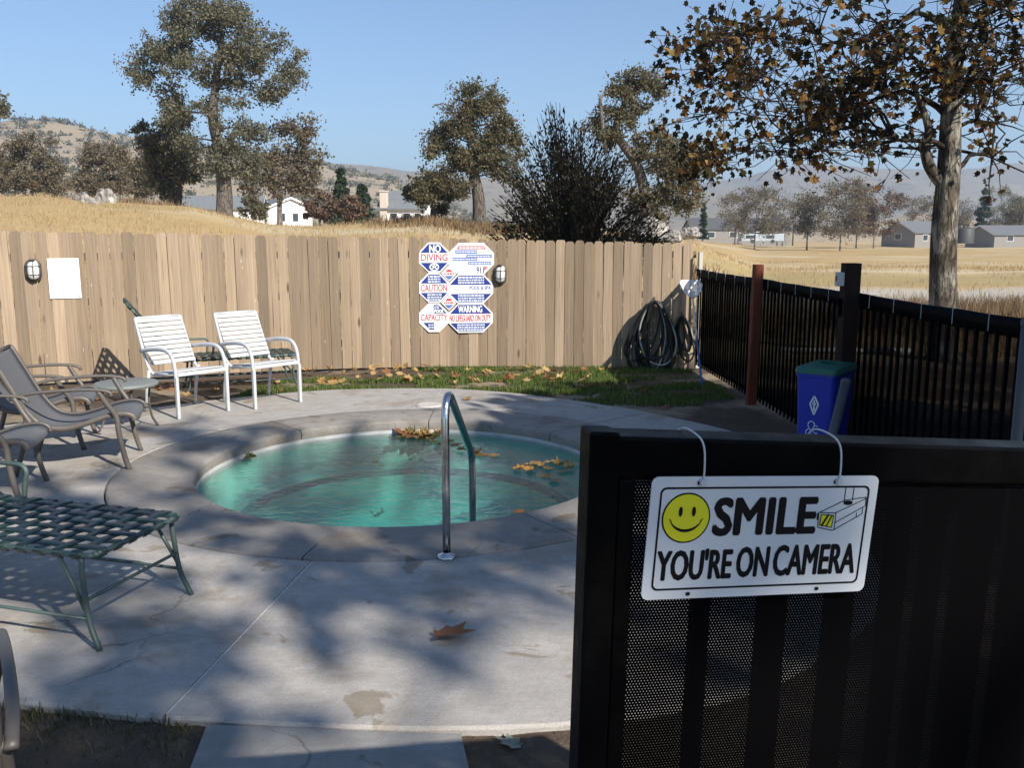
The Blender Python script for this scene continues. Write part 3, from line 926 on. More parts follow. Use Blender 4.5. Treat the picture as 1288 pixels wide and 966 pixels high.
# ------------------------------------------------------------------ strap chaises
def chaise(back_deg):
    # foot end at x=0, head towards -x, seat length 1.22
    c = thing('strap_chaise', 'x', 'chaise', (0, 0, 0), 0, 'green strap chaises')
    L, W, Z = 1.24, .285, .40
    MB().tube(spline([(-L, W, Z - .005), (-.5, W, Z), (-.06, W, Z), (-.012, W - .02, Z), (0, W - .06, Z), (0, 0, Z), (0, -W + .06, Z), (-.012, -W + .02, Z), (-.06, -W, Z), (-.5, -W, Z), (-L, -W, Z - .005)], 5), .0135, 8).build('seat_frame', M['greentube'], c, True)
    nL, wS = 6, .050
    def strap(pts, w, axis, nm, par):
        # flat ribbon through pts, width along axis
        vs_, fs_ = [], []
        ax = Vector(axis) * (w / 2)
        n = len(pts)
        for i, p in enumerate(pts):
            p = Vector(p)
            t = (Vector(pts[min(i + 1, n - 1)]) - Vector(pts[max(i - 1, 0)])).normalized()
            nr = t.cross(Vector(axis)).normalized() * .0016
            vs_ += [p - ax - nr, p + ax - nr, p + ax + nr, p - ax + nr]
        for i in range(n - 1):
            for k in range(4): fs_.append((i * 4 + k, i * 4 + (k + 1) % 4, (i + 1) * 4 + (k + 1) % 4, (i + 1) * 4 + k))
        fs_ += [(3, 2, 1, 0), tuple((n - 1) * 4 + k for k in range(4))]
        return MB().add(vs_, fs_).build(nm, M['strap'], par, True)
    ys = [(-W + .055) + (2 * W - .11) * k / (nL - 1) for k in range(nL)]
    nC = 13
    xs = [-.075 - (L - .11) * k / (nC - 1) for k in range(nC)]
    def panel(par, f, xs, ys, W, x0, x1):
        for k, x in enumerate(xs):
            pts = [f(x, -W, -.019), f(x, -W - .0165, 0), f(x, -W, .0165)]
            for j, y in enumerate(ys): pts.append(f(x, y, .014 + (.004 if (j + k) % 2 else -.004)))
            pts += [f(x, W, .0165), f(x, W + .0165, 0), f(x, W, -.019)]
            strap(pts, wS, (f(1, 0, 0) - f(0, 0, 0)).normalized(), 'cross_strap', par)
        for j, y in enumerate(ys):
            pts = [f(x0, y, -.019), f(x0 + .0165 * (1 if x0 > x1 else -1), y, 0), f(x0, y, .0165)]
            for k, x in enumerate(xs): pts.append(f(x, y, .014 + (-.004 if (j + k) % 2 else .004)))
            pts += [f(x1, y, .0165), f(x1 - .0165 * (1 if x0 > x1 else -1), y, 0), f(x1, y, -.019)]
            strap(pts, wS, (0, 1, 0), 'long_strap', par)
    panel(c, lambda x, y, z: Vector((x, y, Z + z)), xs, ys, W, 0, -L)
    # back panel, hinged at x=-L
    ba = R(back_deg)
    f = lambda x, y, z: Vector((-L - .03 - x * math.cos(ba) - z * math.sin(ba), y, Z + x * math.sin(ba) + z * math.cos(ba) * 1.0)) if False else Vector((-L - .03 - x * math.cos(ba) + z * math.sin(ba), y, Z + x * math.sin(ba) + z * math.cos(ba)))
    BL = .84
    bk = MB().tube([f(0, -W, 0), f(.3, -W, 0), f(BL - .07, -W, 0), f(BL - .02, -W + .02, 0), f(BL, -W + .07, 0), f(BL, W - .07, 0), f(BL - .02, W - .02, 0), f(BL - .07, W, 0), f(.3, W, 0), f(0, W, 0)], .0135, 8).build('back_frame', M['greentube'], c, True)
    MB().tube([f(0, -W, 0), f(0, W, 0)], .012, 8).build('hinge_bar', M['greentube'], c, True)
    panel(bk, f, [.07 + (BL - .14) * k / 7 for k in range(8)], ys, W, 0, BL)
    for sy in (-1, 1):
        y = sy * W
        MB().tube(spline([(-.055, y, Z - .01), (-.05, y * 1.02, .28), (-.03, y * 1.04, .12), (.02, y * 1.07, 0)], 5), .012, 8).build('leg', M['greentube'], c, True)
        MB().tube([(-.17, y, Z - .01), (-.035, y * 1.04, .15)], .009, 8).build('leg_brace', M['greentube'], c, True)
        MB().tube(spline([(-1.15, y, Z - .01), (-1.16, y * 1.02, .28), (-1.18, y * 1.04, .12), (-1.22, y * 1.07, 0)], 5), .012, 8).build('leg', M['greentube'], c, True)
        MB().tube([(-.035, y * 1.045, .13), (-1.17, y * 1.045, .13)], .008, 8).build('stretcher', M['greentube'], c, True)
        MB().tube(spline([(-.93, y * 1.07, Z), (-.925, y * 1.1, Z + .08), (-.915, y * 1.11, Z + .135), (-.94, y * 1.11, Z + .165), (-.99, y * 1.11, Z + .17), (-1.15, y * 1.11, Z + .172), (-1.5, y * 1.1, Z + .175), (-1.62, y * 1.05, Z + .175)], 5), .0125, 8).build('arm', M['greentube'], c, True)
    MB().tube([(-.04, -W * 1.03, .21), (-.04, W * 1.03, .21)], .008, 8).build('cross_brace', M['greentube'], c, True)
    MB().tube([(-1.165, -W * 1.03, .21), (-1.165, W * 1.03, .21)], .008, 8).build('cross_brace', M['greentube'], c, True)
    return c
ch1 = chaise(35)
fa, fb = G(228, 646, .41), G(114, 699, .41)
mid = (fa + fb) / 2
ch1.location = (mid.x, mid.y, .002)
ch1.rotation_euler = (0, 0, math.atan2(fb.x - fa.x, -(fb.y - fa.y)) * -1 if False else math.atan2(-(fa.x - fb.x), fa.y - fb.y))
ch1['label'] = 'dark green woven strap chaise with its foot end in the left foreground'
ch2 = chaise(52)
ch2.location = (-2.62, 10.52, -.06)
ch2.rotation_euler = (0, 0, R(24))
ch2['label'] = 'green strap chaise with raised back behind the white chairs at the fence'

# ------------------------------------------------------------------ recycling bin
def rrect(w, d, r, n=5):
    out = []
    for cx, cy_, a0 in ((w / 2 - r, d / 2 - r, 0), (-w / 2 + r, d / 2 - r, 90), (-w / 2 + r, -d / 2 + r, 180), (w / 2 - r, -d / 2 + r, 270)):
        for k in range(n + 1):
            a = R(a0 + 90 * k / n)
            out.append((cx + r * math.cos(a), cy_ + r * math.sin(a)))
    return out
bp = Vector((2.35, 6.58, -.03))
rb = thing('recycling_bin', 'tall blue recycling bin with green lid beside the picket fence', 'bin', bp, R(-37))
def loft(rings):
    n = len(rings[0][0]); vs_, fs_ = [], []
    for poly, z in rings: vs_ += [(x, y, z) for x, y in poly]
    for i in range(len(rings) - 1):
        for k in range(n): fs_.append((i * n + k, i * n + (k + 1) % n, (i + 1) * n + (k + 1) % n, (i + 1) * n + k))
    fs_ += [tuple(range(n - 1, -1, -1)), tuple((len(rings) - 1) * n + k for k in range(n))]
    return MB().add(vs_, fs_)
smooth_by_angle(loft([(rrect(.235, .42, .03), 0), (rrect(.28, .50, .035), .72), (rrect(.295, .515, .035), .722), (rrect(.295, .515, .035), .745)]).build('body', M['binblue'], rb))
lidm = MB()
ring = rrect(.31, .53, .04)
hc = [(.085 * math.cos(t) + .02, .085 * math.sin(t) + .06) for t in np.linspace(0, 2 * PI, len(ring) + 1)[:-1]]
n = len(ring)
def pt_scaled(s_): return [(x * s_, y * s_) for x, y in ring]
vs_ = [(x, y, .742) for x, y in ring] + [(x, y, .765) for x, y in ring] + [(x * .93, y * .95, .785) for x, y in ring] + [(x, y, .792) for x, y in hc] + [(x, y, .74) for x, y in hc]
fs_ = []
for i in range(4):
    for k in range(n): fs_.append((i * n + k, i * n + (k + 1) % n, (i + 1) * n + (k + 1) % n, (i + 1) * n + k))
lo = lidm.add(vs_, fs_).build('lid', M['lidgreen'], rb)
smooth_by_angle(lo, 35)
MB().lathe([(.084, .748), (.001, .748)], 24, (.02, .06, 0)).build('opening', M['hole'], lo)
mb = MB()
yf = -.262
def bar(x0, z0, x1, z1, w=.006, y=None):
    a, b = Vector((x0, 0, z0)), Vector((x1, 0, z1))
    d = (b - a).normalized(); nn = Vector((-d.z, 0, d.x)) * w / 2
    q = [a - nn, b - nn, b + nn, a + nn]
    def yy(p): return -.21 - .04 * p.z / .72 - .0015
    mb.add([(p.x, yy(p), p.z) for p in q], [(0, 1, 2, 3)])
for x0, z0, x1, z1 in ((-.03, .52, 0, .58), (0, .58, .03, .52), (.03, .52, 0, .44), (0, .44, -.03, .52), (-.015, .52, .015, .52), (0, .55, 0, .47)): bar(x0, z0, x1, z1, .012)
mb.build('diamond_mark', M['plastwhite'], rb)
mb = MB()
for cz, cx, a0 in ((.36, -.015, 0), (.33, .02, 1.0), (.27, 0, 2.0), (.30, -.03, .5)):
    for k in range(6):
        a, b = a0 + k * .7, a0 + (k + 1) * .7
        bar(cx + .025 * math.cos(a), cz + .03 * math.sin(a), cx + .025 * math.cos(b), cz + .03 * math.sin(b), .006)
mk = mb.build('recycling_mark', M['plastwhite'], rb)

# ------------------------------------------------------------------ wall lights and paper notice on the board fence
def on_fence(px, py):
    # point on the front of the board fence seen at this place
    best = None
    for k in range(len(_sp) - 1):
        a, b = _sp[k], _sp[k + 1]
        u0, u1 = a.x / a.y, b.x / b.y
        d = ray(px, py); u = d.x / d.y
        if u0 <= u <= u1:
            t = (a.y * u - a.x) / ((b.x - a.x) - u * (b.y - a.y))
            p = a.lerp(b, t)
            w = P(px, py, p.y)
            an = math.atan2(b.y - a.y, b.x - a.x)
            return Vector((p.x, p.y, w.z)) + Vector((math.sin(an), -math.cos(an), 0)) * .018, an
    raise ValueError
def wall_light(px, py, label):
    p, an = on_fence(px, py)
    c = thing('wall_light', label, 'wall light', p, an, 'bulkhead lights on the board fence')
    def oval(w, h, y):
        out = []
        for k in range(24):
            a = 2 * PI * k / 24
            x, z = math.cos(a) * w, math.sin(a) * w
            z += (h - w) * (1 if z > 0 else -1) if abs(z) > 1e-6 else 0
            out.append(Vector((x, y, z)))
        return out
    def stack(lst):
        vs_, fs_ = [], []
        n = 24
        for r_ in lst: vs_ += r_
        for i in range(len(lst) - 1):
            for k in range(n): fs_.append((i * n + k, (i + 1) * n + k, (i + 1) * n + (k + 1) % n, i * n + (k + 1) % n))
        fs_.append(tuple((len(lst) - 1) * n + k for k in range(n)))
        return MB().add(vs_, fs_)
    stack([oval(.088, .135, .0), oval(.088, .135, -.028), oval(.078, .125, -.038)]).build('base', M['lampmetal'], c, True, True)
    stack([oval(.062, .108, -.036), oval(.060, .104, -.07), oval(.048, .09, -.095), oval(.02, .05, -.105)]).build('glass_dome', M['lampglass'], c, True, True)
    g = MB()
    g.tube([(0, -.036, -.12), (0, -.085, -.10), (0, -.112, -.04), (0, -.112, .04), (0, -.085, .10), (0, -.036, .12)], .006, 6)
    for z in (-.05, .05): g.tube([(-.07, -.036, z), (-.05, -.09, z), (0, -.112, z), (.05, -.09, z), (.07, -.036, z)], .006, 6)
    g.build('guard', M['lampmetal'], c, True)
    MB().bbox((0, -.045, .128), (.05, .06, .02), .006).build('hood', M['lampmetal'], c)
wall_light(42, 340, 'oval bulkhead light on the fence left of the blank white notice')
wall_light(629, 345, 'oval bulkhead light on the fence right of the pool rules signs')
p, an = on_fence(81, 350)
nt = thing('paper_notice', 'blank white rectangular notice fixed to the left of the board fence', 'notice', p, an)
MB().bbox((0, -.004, 0), (.335, .006, .47), .002).build('sheet', M['paper'], nt)
mb = MB()
for sx in (-1, 1):
    for sz in (-1, 1): mb.lathe([(.006, 0), (.004, .004), (.001, .005)], 8, (0, 0, 0)) if False else mb.bbox((sx * .145, -.009, sz * .21), (.012, .004, .012), .002)
mb.build('screw', M['lampmetal'], nt)

# ------------------------------------------------------------------ hoses on the fence corner
def hang_hose(px, py, label, loops, hw, hl, mat, seed, r=.013, hookz=0.0):
    p, an = on_fence(px, py)
    c = thing('garden_hose', label, 'hose', p, an)
    rg = random.Random(seed)
    for k in range(loops):
        w, l = hw * rg.uniform(.55, 1.15), hl * rg.uniform(.75, 1.08)
        ox, oy, sk = rg.gauss(0, .05), -.03 - .011 * k - .02 * rg.random(), rg.gauss(0, .12)
        pts = []
        for i in range(26):
            a = 2 * PI * i / 26
            x = math.sin(a) * w * (1 - .25 * math.cos(a)) + ox * (1 - math.cos(a)) * .7
            z = -(1 - math.cos(a)) / 2 * l
            pts.append((x + sk * (-z) * .5 + .012 * math.sin(3 * a + k), oy - .02 * math.sin(a), z + .01 * math.cos(5 * a + k)))
        MB().tube(pts, r, 7, closed=True).build('loop', mat if k % 5 else M['hosegrey'], c, True)
    MB().tube([(0, 0, .05), (0, -.02, .02), (0, -.12, -.015), (0, -.14, .03)], .01, 6).build('hook', M['galv'], c, True)
    return c, rg
hcx, rg = hang_hose(823, 378, 'thick bundle of dark hose loops hanging on the shaded corner boards', 19, .25, 1.0, M['hose'], 2)
for k in range(3):
    x = rg.uniform(-.25, .25)
    MB().tube(spline([(x, -.1, -.5), (x + .1, -.14, -.8), (x - .15, -.16, -1.0), (x - .35, -.2, -1.02), (x - .5 + .2 * k, -.22, -1.02)], 5), .013, 7).build('hose_end', M['hose'], hcx, True)
hang_hose(857, 397, 'small ring of black hose hanging between the hose bundle and the pool net', 4, .11, .58, M['hose'], 9)

# pool net leaning in the corner
fb_ = G(883, 486, -.05); tp = P(871.5, 376, 11.45)
nt2 = thing('pool_net', 'white pool skimmer net on a blue pole leaning in the fence corner', 'pool net', fb_)
tl = tp - fb_
MB().tube([(0, 0, 0), tl * .55], .0135, 10).build('lower_pole', M['polblue'], nt2, True)
MB().tube([tl * .53, tl * 1.03], .011, 10).build('upper_pole', M['polwhite'], nt2, True)
up = tl.normalized(); rt = Vector((1, 0, 0)); rt = (rt - up * rt.dot(up)).normalized(); nn = rt.cross(up)
o_ = tl * 1.02
fr = [(0, 0), (.05, .03), (.12, .12), (.13, .26), (.115, .31), (-.13, .30), (-.145, .25), (-.10, .10), (-.04, .03)]
fp_ = [o_ + rt * a + up * b for a, b in fr]
MB().tube(fp_, .011, 8, closed=True).build('net_frame', M['plastwhite'], nt2, True)
mb = MB()
cen = o_ + up * .18 - nn * .05
n = len(fp_)
inner = [cen.lerp(q, .5) - nn * .01 for q in fp_]
mb.add(fp_ + inner + [cen], [(i, (i + 1) % n, n + (i + 1) % n, n + i) for i in range(n)] + [(n + i, n + (i + 1) % n, 2 * n) for i in range(n)])
mb.build('net_bag', M['net'], nt2, True)

# ------------------------------------------------------------------ lettering
def text_mesh(body, bold=0.0, shear=0.0, nm='lettering'):
    cu = bpy.data.curves.new('t', 'FONT')
    cu.body = body
    cu.offset = bold
    cu.shear = shear
    cu.resolution_u = 3
    ob = bpy.data.objects.new('t', cu)
    COL.objects.link(ob)
    dg = bpy.context.evaluated_depsgraph_get()
    me = bpy.data.meshes.new_from_object(ob.evaluated_get(dg))
    bpy.data.objects.remove(ob)
    bpy.data.curves.remove(cu)
    me.name = nm
    return me
def text_fit(body, x0, x1, z0, z1, y, mat, parent, bold=0.0, shear=0.0, nm='lettering', heavy=0.0):
    # fits the word into the rectangle; local x right, z up, facing -y
    me = text_mesh(body, bold, shear, nm)
    co = np.zeros(len(me.vertices) * 3, np.float32)
    me.vertices.foreach_get('co', co)
    co = co.reshape(-1, 3)
    lo, hi = co.min(0), co.max(0)
    out = np.zeros_like(co)
    out[:, 0] = x0 + (co[:, 0] - lo[0]) / (hi[0] - lo[0]) * (x1 - x0)
    out[:, 2] = z0 + (co[:, 1] - lo[1]) / (hi[1] - lo[1]) * (z1 - z0)
    out[:, 1] = y
    me.vertices.foreach_set('co', out.ravel())
    me.materials.clear()
    me.update()
    if heavy:
        # thicken the strokes: the same outline again, nudged aside and a hair behind
        nv, base = len(me.vertices), out.astype(np.float64)
        faces = [tuple(p_.vertices) for p_ in me.polygons]
        mb = MB()
        for i, (dx, dz) in enumerate(((0, 0), (1, 0), (-1, 0), (.5, .8), (-.5, .8), (.5, -.8), (-.5, -.8))):
            mb.add(base + np.array([dx * heavy, i * 2e-5, dz * heavy]), faces)
        return mb.build(nm, mat, parent)
    return link(nm, me, mat, parent)
def flat(polys, y, nm, mat, parent):
    mb = MB()
    for p in polys: mb.add([(a, y, b) for a, b in p], [tuple(range(len(p)))])
    return mb.build(nm, mat, parent)
def ringpoly(outer, inner):
    n = len(outer)
    return [[outer[i], outer[(i + 1) % n], inner[(i + 1) % n], inner[i]] for i in range(n)]
def roundrect(x0, x1, z0, z1, r, n=6):
    out = []
    for cx, cz, a0 in ((x1 - r, z1 - r, 0), (x0 + r, z1 - r, 90), (x0 + r, z0 + r, 180), (x1 - r, z0 + r, 270)):
        for k in range(n + 1):
            a = R(a0 + 90 * k / n)
            out.append((cx + r * math.cos(a), cz + r * math.sin(a)))
    return out
def circ(cx, cz, rx, rz, n=32, a0=0, a1=360):
    return [(cx + rx * math.cos(R(a0 + (a1 - a0) * k / n)), cz + rz * math.sin(R(a0 + (a1 - a0) * k / n))) for k in range(n if a1 - a0 == 360 else n + 1)]
def stroke(pts, w):
    out = []
    for i in range(len(pts) - 1):
        a, b = Vector((*pts[i], 0)), Vector((*pts[i + 1], 0))
        d = (b - a)
        if d.length < 1e-9: continue
        d.normalize(); nn = Vector((-d.y, d.x, 0)) * w / 2
        a, b = a - d * w * .2, b + d * w * .2
        out.append([tuple((a - nn).xy), tuple((b - nn).xy), tuple((b + nn).xy), tuple((a + nn).xy)])
    return out

# ------------------------------------------------------------------ pool rules sign on the fence
p, an = on_fence(574, 362)
ps = thing('pool_rules_sign', 'cluster of white octagonal pool rule signs with blue and red lettering on the fence', 'sign', p, an)
U = .00148
def S(x, y): return ((x - 437) * U, (460 - y) * U)
def octa(x0, x1, y0, y1, c):
    return [S(x0 + c, y1), S(x1 - c, y1), S(x1, y1 - c), S(x1, y0 + c), S(x1 - c, y0), S(x0 + c, y0), S(x0, y0 + c), S(x0, y1 - c)]
def panel_sign(x0, x1, y0, y1, c, dy):
    o = MB().prism(octa(x0, x1, y0, y1, c)[::-1], -.014 - dy, 0.002).build('panel', M['signwhite'], ps, recalc=True)
    return o, -.0165 - dy
def trap(x0, x1, y0, y1, c, m, part, f):
    # blue field following the cut corners: part 'top' or 'bottom', f = height of the field
    if part == 'top':
        ya, yb = y0 + m, y0 + f
        xi = c - (yb - y0)
        return [S(x0 + m + max(0, xi), yb), S(x1 - m - max(0, xi), yb), S(x1 - c, ya), S(x0 + c, ya)]
    ya, yb = y1 - f, y1 - m
    xi = c - f
    return [S(x0 + c, yb), S(x1 - c, yb), S(x1 - m - max(0, xi), ya), S(x0 + m + max(0, xi), ya)]
def tfit(s, x0, x1, y0, y1, yy, mat, par, bold=0):
    a, b = S(x0, y1), S(x1, y0)
    return text_fit(s, a[0], b[0], a[1], b[1], yy, mat, par, heavy=.0012 + bold * .05)
def greek(x0, x1, y0, y1, rows, yy, mat, par, seed, slope=0.0):
    rg = random.Random(seed); polys = []
    h = (y1 - y0) / rows
    for r_ in range(rows):
        t = (r_ + .5) / rows
        a, b = x0 + slope * (1 - t) if slope > 0 else x0 - slope * t, x1 - slope * (1 - t) if slope > 0 else x1 + slope * t
        x = a
        while x < b - 6:
            w = min(rg.uniform(8, 34), b - x)
            polys.append([S(x, y0 + (r_ + .84) * h), S(x + w, y0 + (r_ + .84) * h), S(x + w, y0 + (r_ + .2) * h), S(x, y0 + (r_ + .2) * h)])
            x += w + 5
    return flat(polys, yy, 'small_print', mat, par)
# left column
o, y = panel_sign(100, 374, 48, 318, 86, 0)
flat([trap(100, 374, 48, 318, 86, 14, 'top', 92), trap(100, 374, 48, 318, 86, 14, 'bottom', 88)], y, 'blue_field', M['navy'], o)
tfit('NO', 196, 296, 70, 136, y - .001, M['signwhite'], o, .06)
tfit('DIVING', 118, 358, 150, 212, y - .001, M['red'], o, .0)
flat(ringpoly(circ(*S(237, 268), 44 * U, 36 * U), circ(*S(237, 268), 33 * U, 26 * U)) + stroke([S(208, 250), S(266, 288)], 9 * U) + stroke([S(266, 250), S(208, 288)], 9 * U) + [circ(*S(237, 246), 9 * U, 9 * U, 12)], y - .001, 'symbol', M['signwhite'], o)
o, y = panel_sign(97, 368, 322, 592, 86, .001)
flat([trap(97, 368, 322, 592, 86, 14, 'top', 94), trap(97, 368, 322, 592, 86, 14, 'bottom', 90)], y, 'blue_field', M['navy'], o)
greek(178, 290, 342, 412, 3, y - .001, M['greek'], o, 1, 0); greek(170, 300, 508, 576, 3, y - .001, M['greek'], o, 2, 0)
tfit('CAUTION', 114, 350, 426, 488, y - .001, M['red'], o, 0)
o, y = panel_sign(92, 364, 598, 862, 86, .002)
flat([[S(226, 690), S(345, 690), S(270, 612), S(226, 612)], [S(130, 775), S(228, 775), S(228, 840), S(186, 838)]], y, 'blue_field', M['navy'], o)
tfit('POOL', 232, 316, 656, 684, y - .001, M['signwhite'], o, .05); greek(232, 276, 620, 650, 2, y - .001, M['greek'], o, 3)
tfit('CAPACITY', 110, 348, 698, 756, y - .001, M['red'], o, 0)
greek(176, 222, 784, 832, 2, y - .001, M['greek'], o, 4)
# right column
o, y = panel_sign(366, 782, 52, 338, 92, .003)
flat([[S(440, 108), S(708, 108), S(690, 80), S(462, 80)]], y, 'red_field', M['red'], o)
greek(466, 690, 86, 104, 1, y - .001, M['signwhite'], o, 5)
flat([[S(a, d), S(b, d), S(b, c_), S(a, c_)] for a, b, c_, d in ((430, 628, 116, 148), (530, 762, 156, 186), (404, 628, 182, 214), (545, 758, 222, 250))], y, 'blue_field', M['bluebar'], o)
for k, (a, b, c_, d) in enumerate(((438, 622, 122, 142), (540, 755, 162, 182), (410, 622, 188, 208), (552, 750, 227, 246))): greek(a, b, c_, d, 1, y - .001, M['greek'], o, 10 + k)
tfit('911', 622, 688, 268, 326, y - .001, M['navy'], o, 0)
flat([[S(692, 304), S(728, 268), S(692, 268)]], y, 'red_corner', M['red'], o)
o, y = panel_sign(362, 774, 333, 604, 92, .004)
flat([trap(362, 774, 333, 604, 92, 14, 'top', 98), trap(362, 774, 333, 604, 92, 14, 'bottom', 90)], y, 'blue_field', M['navy'], o)
greek(452, 690, 352, 424, 3, y - .001, M['greek'], o, 20); greek(450, 690, 518, 588, 3, y - .001, M['greek'], o, 21)
tfit('POOL & SPA', 558, 752, 442, 474, y - .001, M['bluebar'], o, 0)
greek(430, 540, 448, 466, 1, y - .001, M['greek'], o, 22)
o, y = panel_sign(360, 770, 600, 872, 92, .005)
flat([trap(360, 770, 600, 872, 92, 14, 'top', 96), trap(360, 770, 600, 872, 92, 14, 'bottom', 90)], y, 'blue_field', M['navy'], o)
tfit('WARNING', 452, 670, 624, 684, y - .001, M['signwhite'], o, .03)
tfit('NO LIFEGUARD ON DUTY', 372, 752, 706, 766, y - .001, M['red'], o, 0)
greek(440, 694, 788, 856, 3, y - .001, M['greek'], o, 23)
for cx, cz, sd_ in ((370, 326, 1), (366, 590, 2)):
    o = MB().prism([S(cx, cz + 74), S(cx + 74, cz), S(cx, cz - 74), S(cx - 74, cz)][::-1], -.024, -.010).build('diamond_panel', M['signwhite'], ps, recalc=True)
    flat([[S(cx - 34, cz - 12), S(cx + 34, cz - 12), S(cx + 14, cz - 36), S(cx - 14, cz - 36)]], -.0255, 'red_field', M['red'], o)
    flat([[S(cx - 40, cz + 22), S(cx + 40, cz + 22), S(cx + 12, cz + 52), S(cx - 12, cz + 52)]], -.0255, 'blue_field', M['bluebar'], o)
    greek(cx - 46, cx + 46, cz - 8, cz + 14, 1, -.0258, M['red'], o, 30 + sd_)
    flat([circ(*S(cx + a, cz + b), 5 * U, 5 * U, 10) for a, b in ((-60, 0), (60, 0), (0, 58), (0, -58))], -.0256, 'dots', M['navy'], o)

# ------------------------------------------------------------------ foreground gate
gate_rot = (Matrix.Rotation(R(14.15), 3, 'Z') @ Matrix.Rotation(R(3.57), 3, 'Y') @ Matrix.Rotation(R(1.365), 3, 'X'))
ga = thing('pool_gate', 'black steel gate with perforated panel filling the right foreground', 'gate', (.163, 1.004, 1.424))
ga.rotation_euler = gate_rot.to_euler()
zb = -1.42
def rack(o):
    # the old gate is racked: rails drop to the right, uprights stay plumb
    for v_ in o.data.vertices:
        x_, z_ = v_.co.x, v_.co.z
        v_.co.z = z_ - .021 * x_
        v_.co.x = x_ + .048 * (.049 - z_)
    return o
MB().bbox((-.0585, .028, (zb + .049) / 2), (.037, .040, .049 - zb), .004).build('stile', M['black'], ga)
MB().bbox((.60, .033, .0195), (1.285, .050, .050), .004).build('top_rail', M['black'], ga)
MB().bbox((-.0275, .030, -.72), (.021, .036, 1.425), .003).build('inner_stile', M['black'], ga)
MB().bbox((.60, .033, zb + .07), (1.285, .046, .05), .004).build('bottom_rail', M['black'], ga)
MB().bbox((1.265, .033, (zb + .045) / 2), (.045, .050, .045 - zb), .004).build('stile', M['black'], ga)
MB().add([(-.018, .020, zb + .1), (1.24, .020, zb + .1), (1.24, .020, -.004), (-.018, .020, -.004)], [(0, 1, 2, 3)]).build('perforated_panel', M['perf'], ga)
for k, (x, w) in enumerate(((.092, .022), (.195, .036), (.295, .036), (.376, .028), (.432, .026), (.50, .05), (.59, .06), (.70, .05), (.81, .05), (.92, .05), (1.03, .05), (1.14, .05))):
    MB().bbox((x, .046, -.70), (w, .02, 1.36), .003).build('bar', M['black'], ga)
for ch_ in ga.children: rack(ch_)
# camera warning sign
cs = thing('warning_sign', 'white metal sign reading SMILE YOU\'RE ON CAMERA tied to the black gate', 'sign', (.163, 1.004, 1.424))
cs.rotation_euler = gate_rot.to_euler()
mm = .001
def q(x, y): return (x * mm, -y * mm)
plate = MB().prism(roundrect(0, .305, -.1525, 0, .009, 8)[::-1], -.0016, 0.0).build('plate', M['signalu'], cs, recalc=True)
y = -.0021
flat(ringpoly(roundrect(.0115, .2935, -.1410, -.0125, .008, 8), roundrect(.0140, .2910, -.1385, -.0150, .006, 8)), y, 'border_line', M['ink'], cs)
sm_ = MB()
face = flat([circ(.0475, -.0505, .0312, .0312, 48)], y, 'smiley_face', M['ink'], cs)
flat([circ(.0475, -.0505, .0293, .0293, 48)], y - .0003, 'yellow_disc', M['yellow'], face)
mouth_o = circ(.0475, -.0475, .0215, .0205, 20, 200, 340); mouth_i = circ(.0475, -.0455, .0218, .0188, 20, 202, 338)
n = len(mouth_o)
flat([[mouth_o[i], mouth_o[i + 1], mouth_i[i + 1], mouth_i[i]] for i in range(n - 1)] + [circ(.0395, -.0425, .0026, .0062, 16), circ(.0565, -.0425, .0026, .0062, 16)]
     + stroke([(.0258, -.0515), (.0290, -.0545)], .0012) + stroke([(.0692, -.0515), (.0660, -.0545)], .0012), y - .0006, 'eyes_and_mouth', M['ink'], face)
text_fit('SMILE', .085, .221, -.0725, -.0275, y, M['ink'], cs, heavy=.0024)
text_fit("YOU'RE", .0165, .1135, -.1280, -.0905, y, M['ink'], cs, heavy=.0014)
text_fit('ON', .1215, .1635, -.1270, -.0895, y, M['ink'], cs, heavy=.0014)
text_fit('CAMERA', .1715, .2855, -.1270, -.0885, y, M['ink'], cs, heavy=.0014)
# surveillance camera drawing
lw = .0011
body_top = [(.2255, -.0445), (.2610, -.0290), (.2900, -.0290), (.2900, -.0400), (.2520, -.0590), (.2490, -.0470), (.2255, -.0445)]
dr = stroke([(.2262, -.0465), (.2600, -.0310), (.2895, -.0275), (.2905, -.0385), (.2500, -.0600)], lw) + stroke([(.2262, -.0465), (.2485, -.0475), (.2905, -.0290)], lw)
dr += stroke([(.2255, -.0465), (.2262, -.0655), (.2470, -.0700), (.2500, -.0690), (.2495, -.0475)], lw) + stroke([(.2500, -.0690), (.2790, -.0535), (.2790, -.0475)], lw) + stroke([(.2790, -.0535), (.2870, -.0490), (.2870, -.0410)], lw)
dr += stroke([(.2590, -.0150), (.2590, -.0330)], lw) + stroke([(.2705, -.0150), (.2705, -.0315)], lw) + [circ(.2648, -.0345, .0066, .0030, 16)]
dr += [[(.2232, -.0475), (.2262, -.0460), (.2262, -.0560), (.2232, -.0560)]]
dwg = flat(dr, y, 'camera_drawing', M['ink'], cs)
flat([[(.2285, -.0625), (.2455, -.0660), (.2465, -.0505), (.2290, -.0490)]], y - .0002, 'lens_window', M['yellow'], dwg)
flat(stroke([(.2310, -.0635), (.2390, -.0495)], .0028) + stroke([(.2375, -.0645), (.2440, -.0510)], .0020) + stroke([(.2285, -.0625), (.2455, -.0660), (.2465, -.0505), (.2290, -.0490), (.2285, -.0625)], .0012), y - .0004, 'lens_stripes', M['ink'], dwg)
flat([circ(.060, -.1465, .0032, .0026, 12), circ(.236, -.1465, .0032, .0026, 12), circ(.060, -.0075, .0028, .0026, 12), circ(.243, -.0075, .0028, .0026, 12)], y, 'bolt_hole', M['hole'], cs)
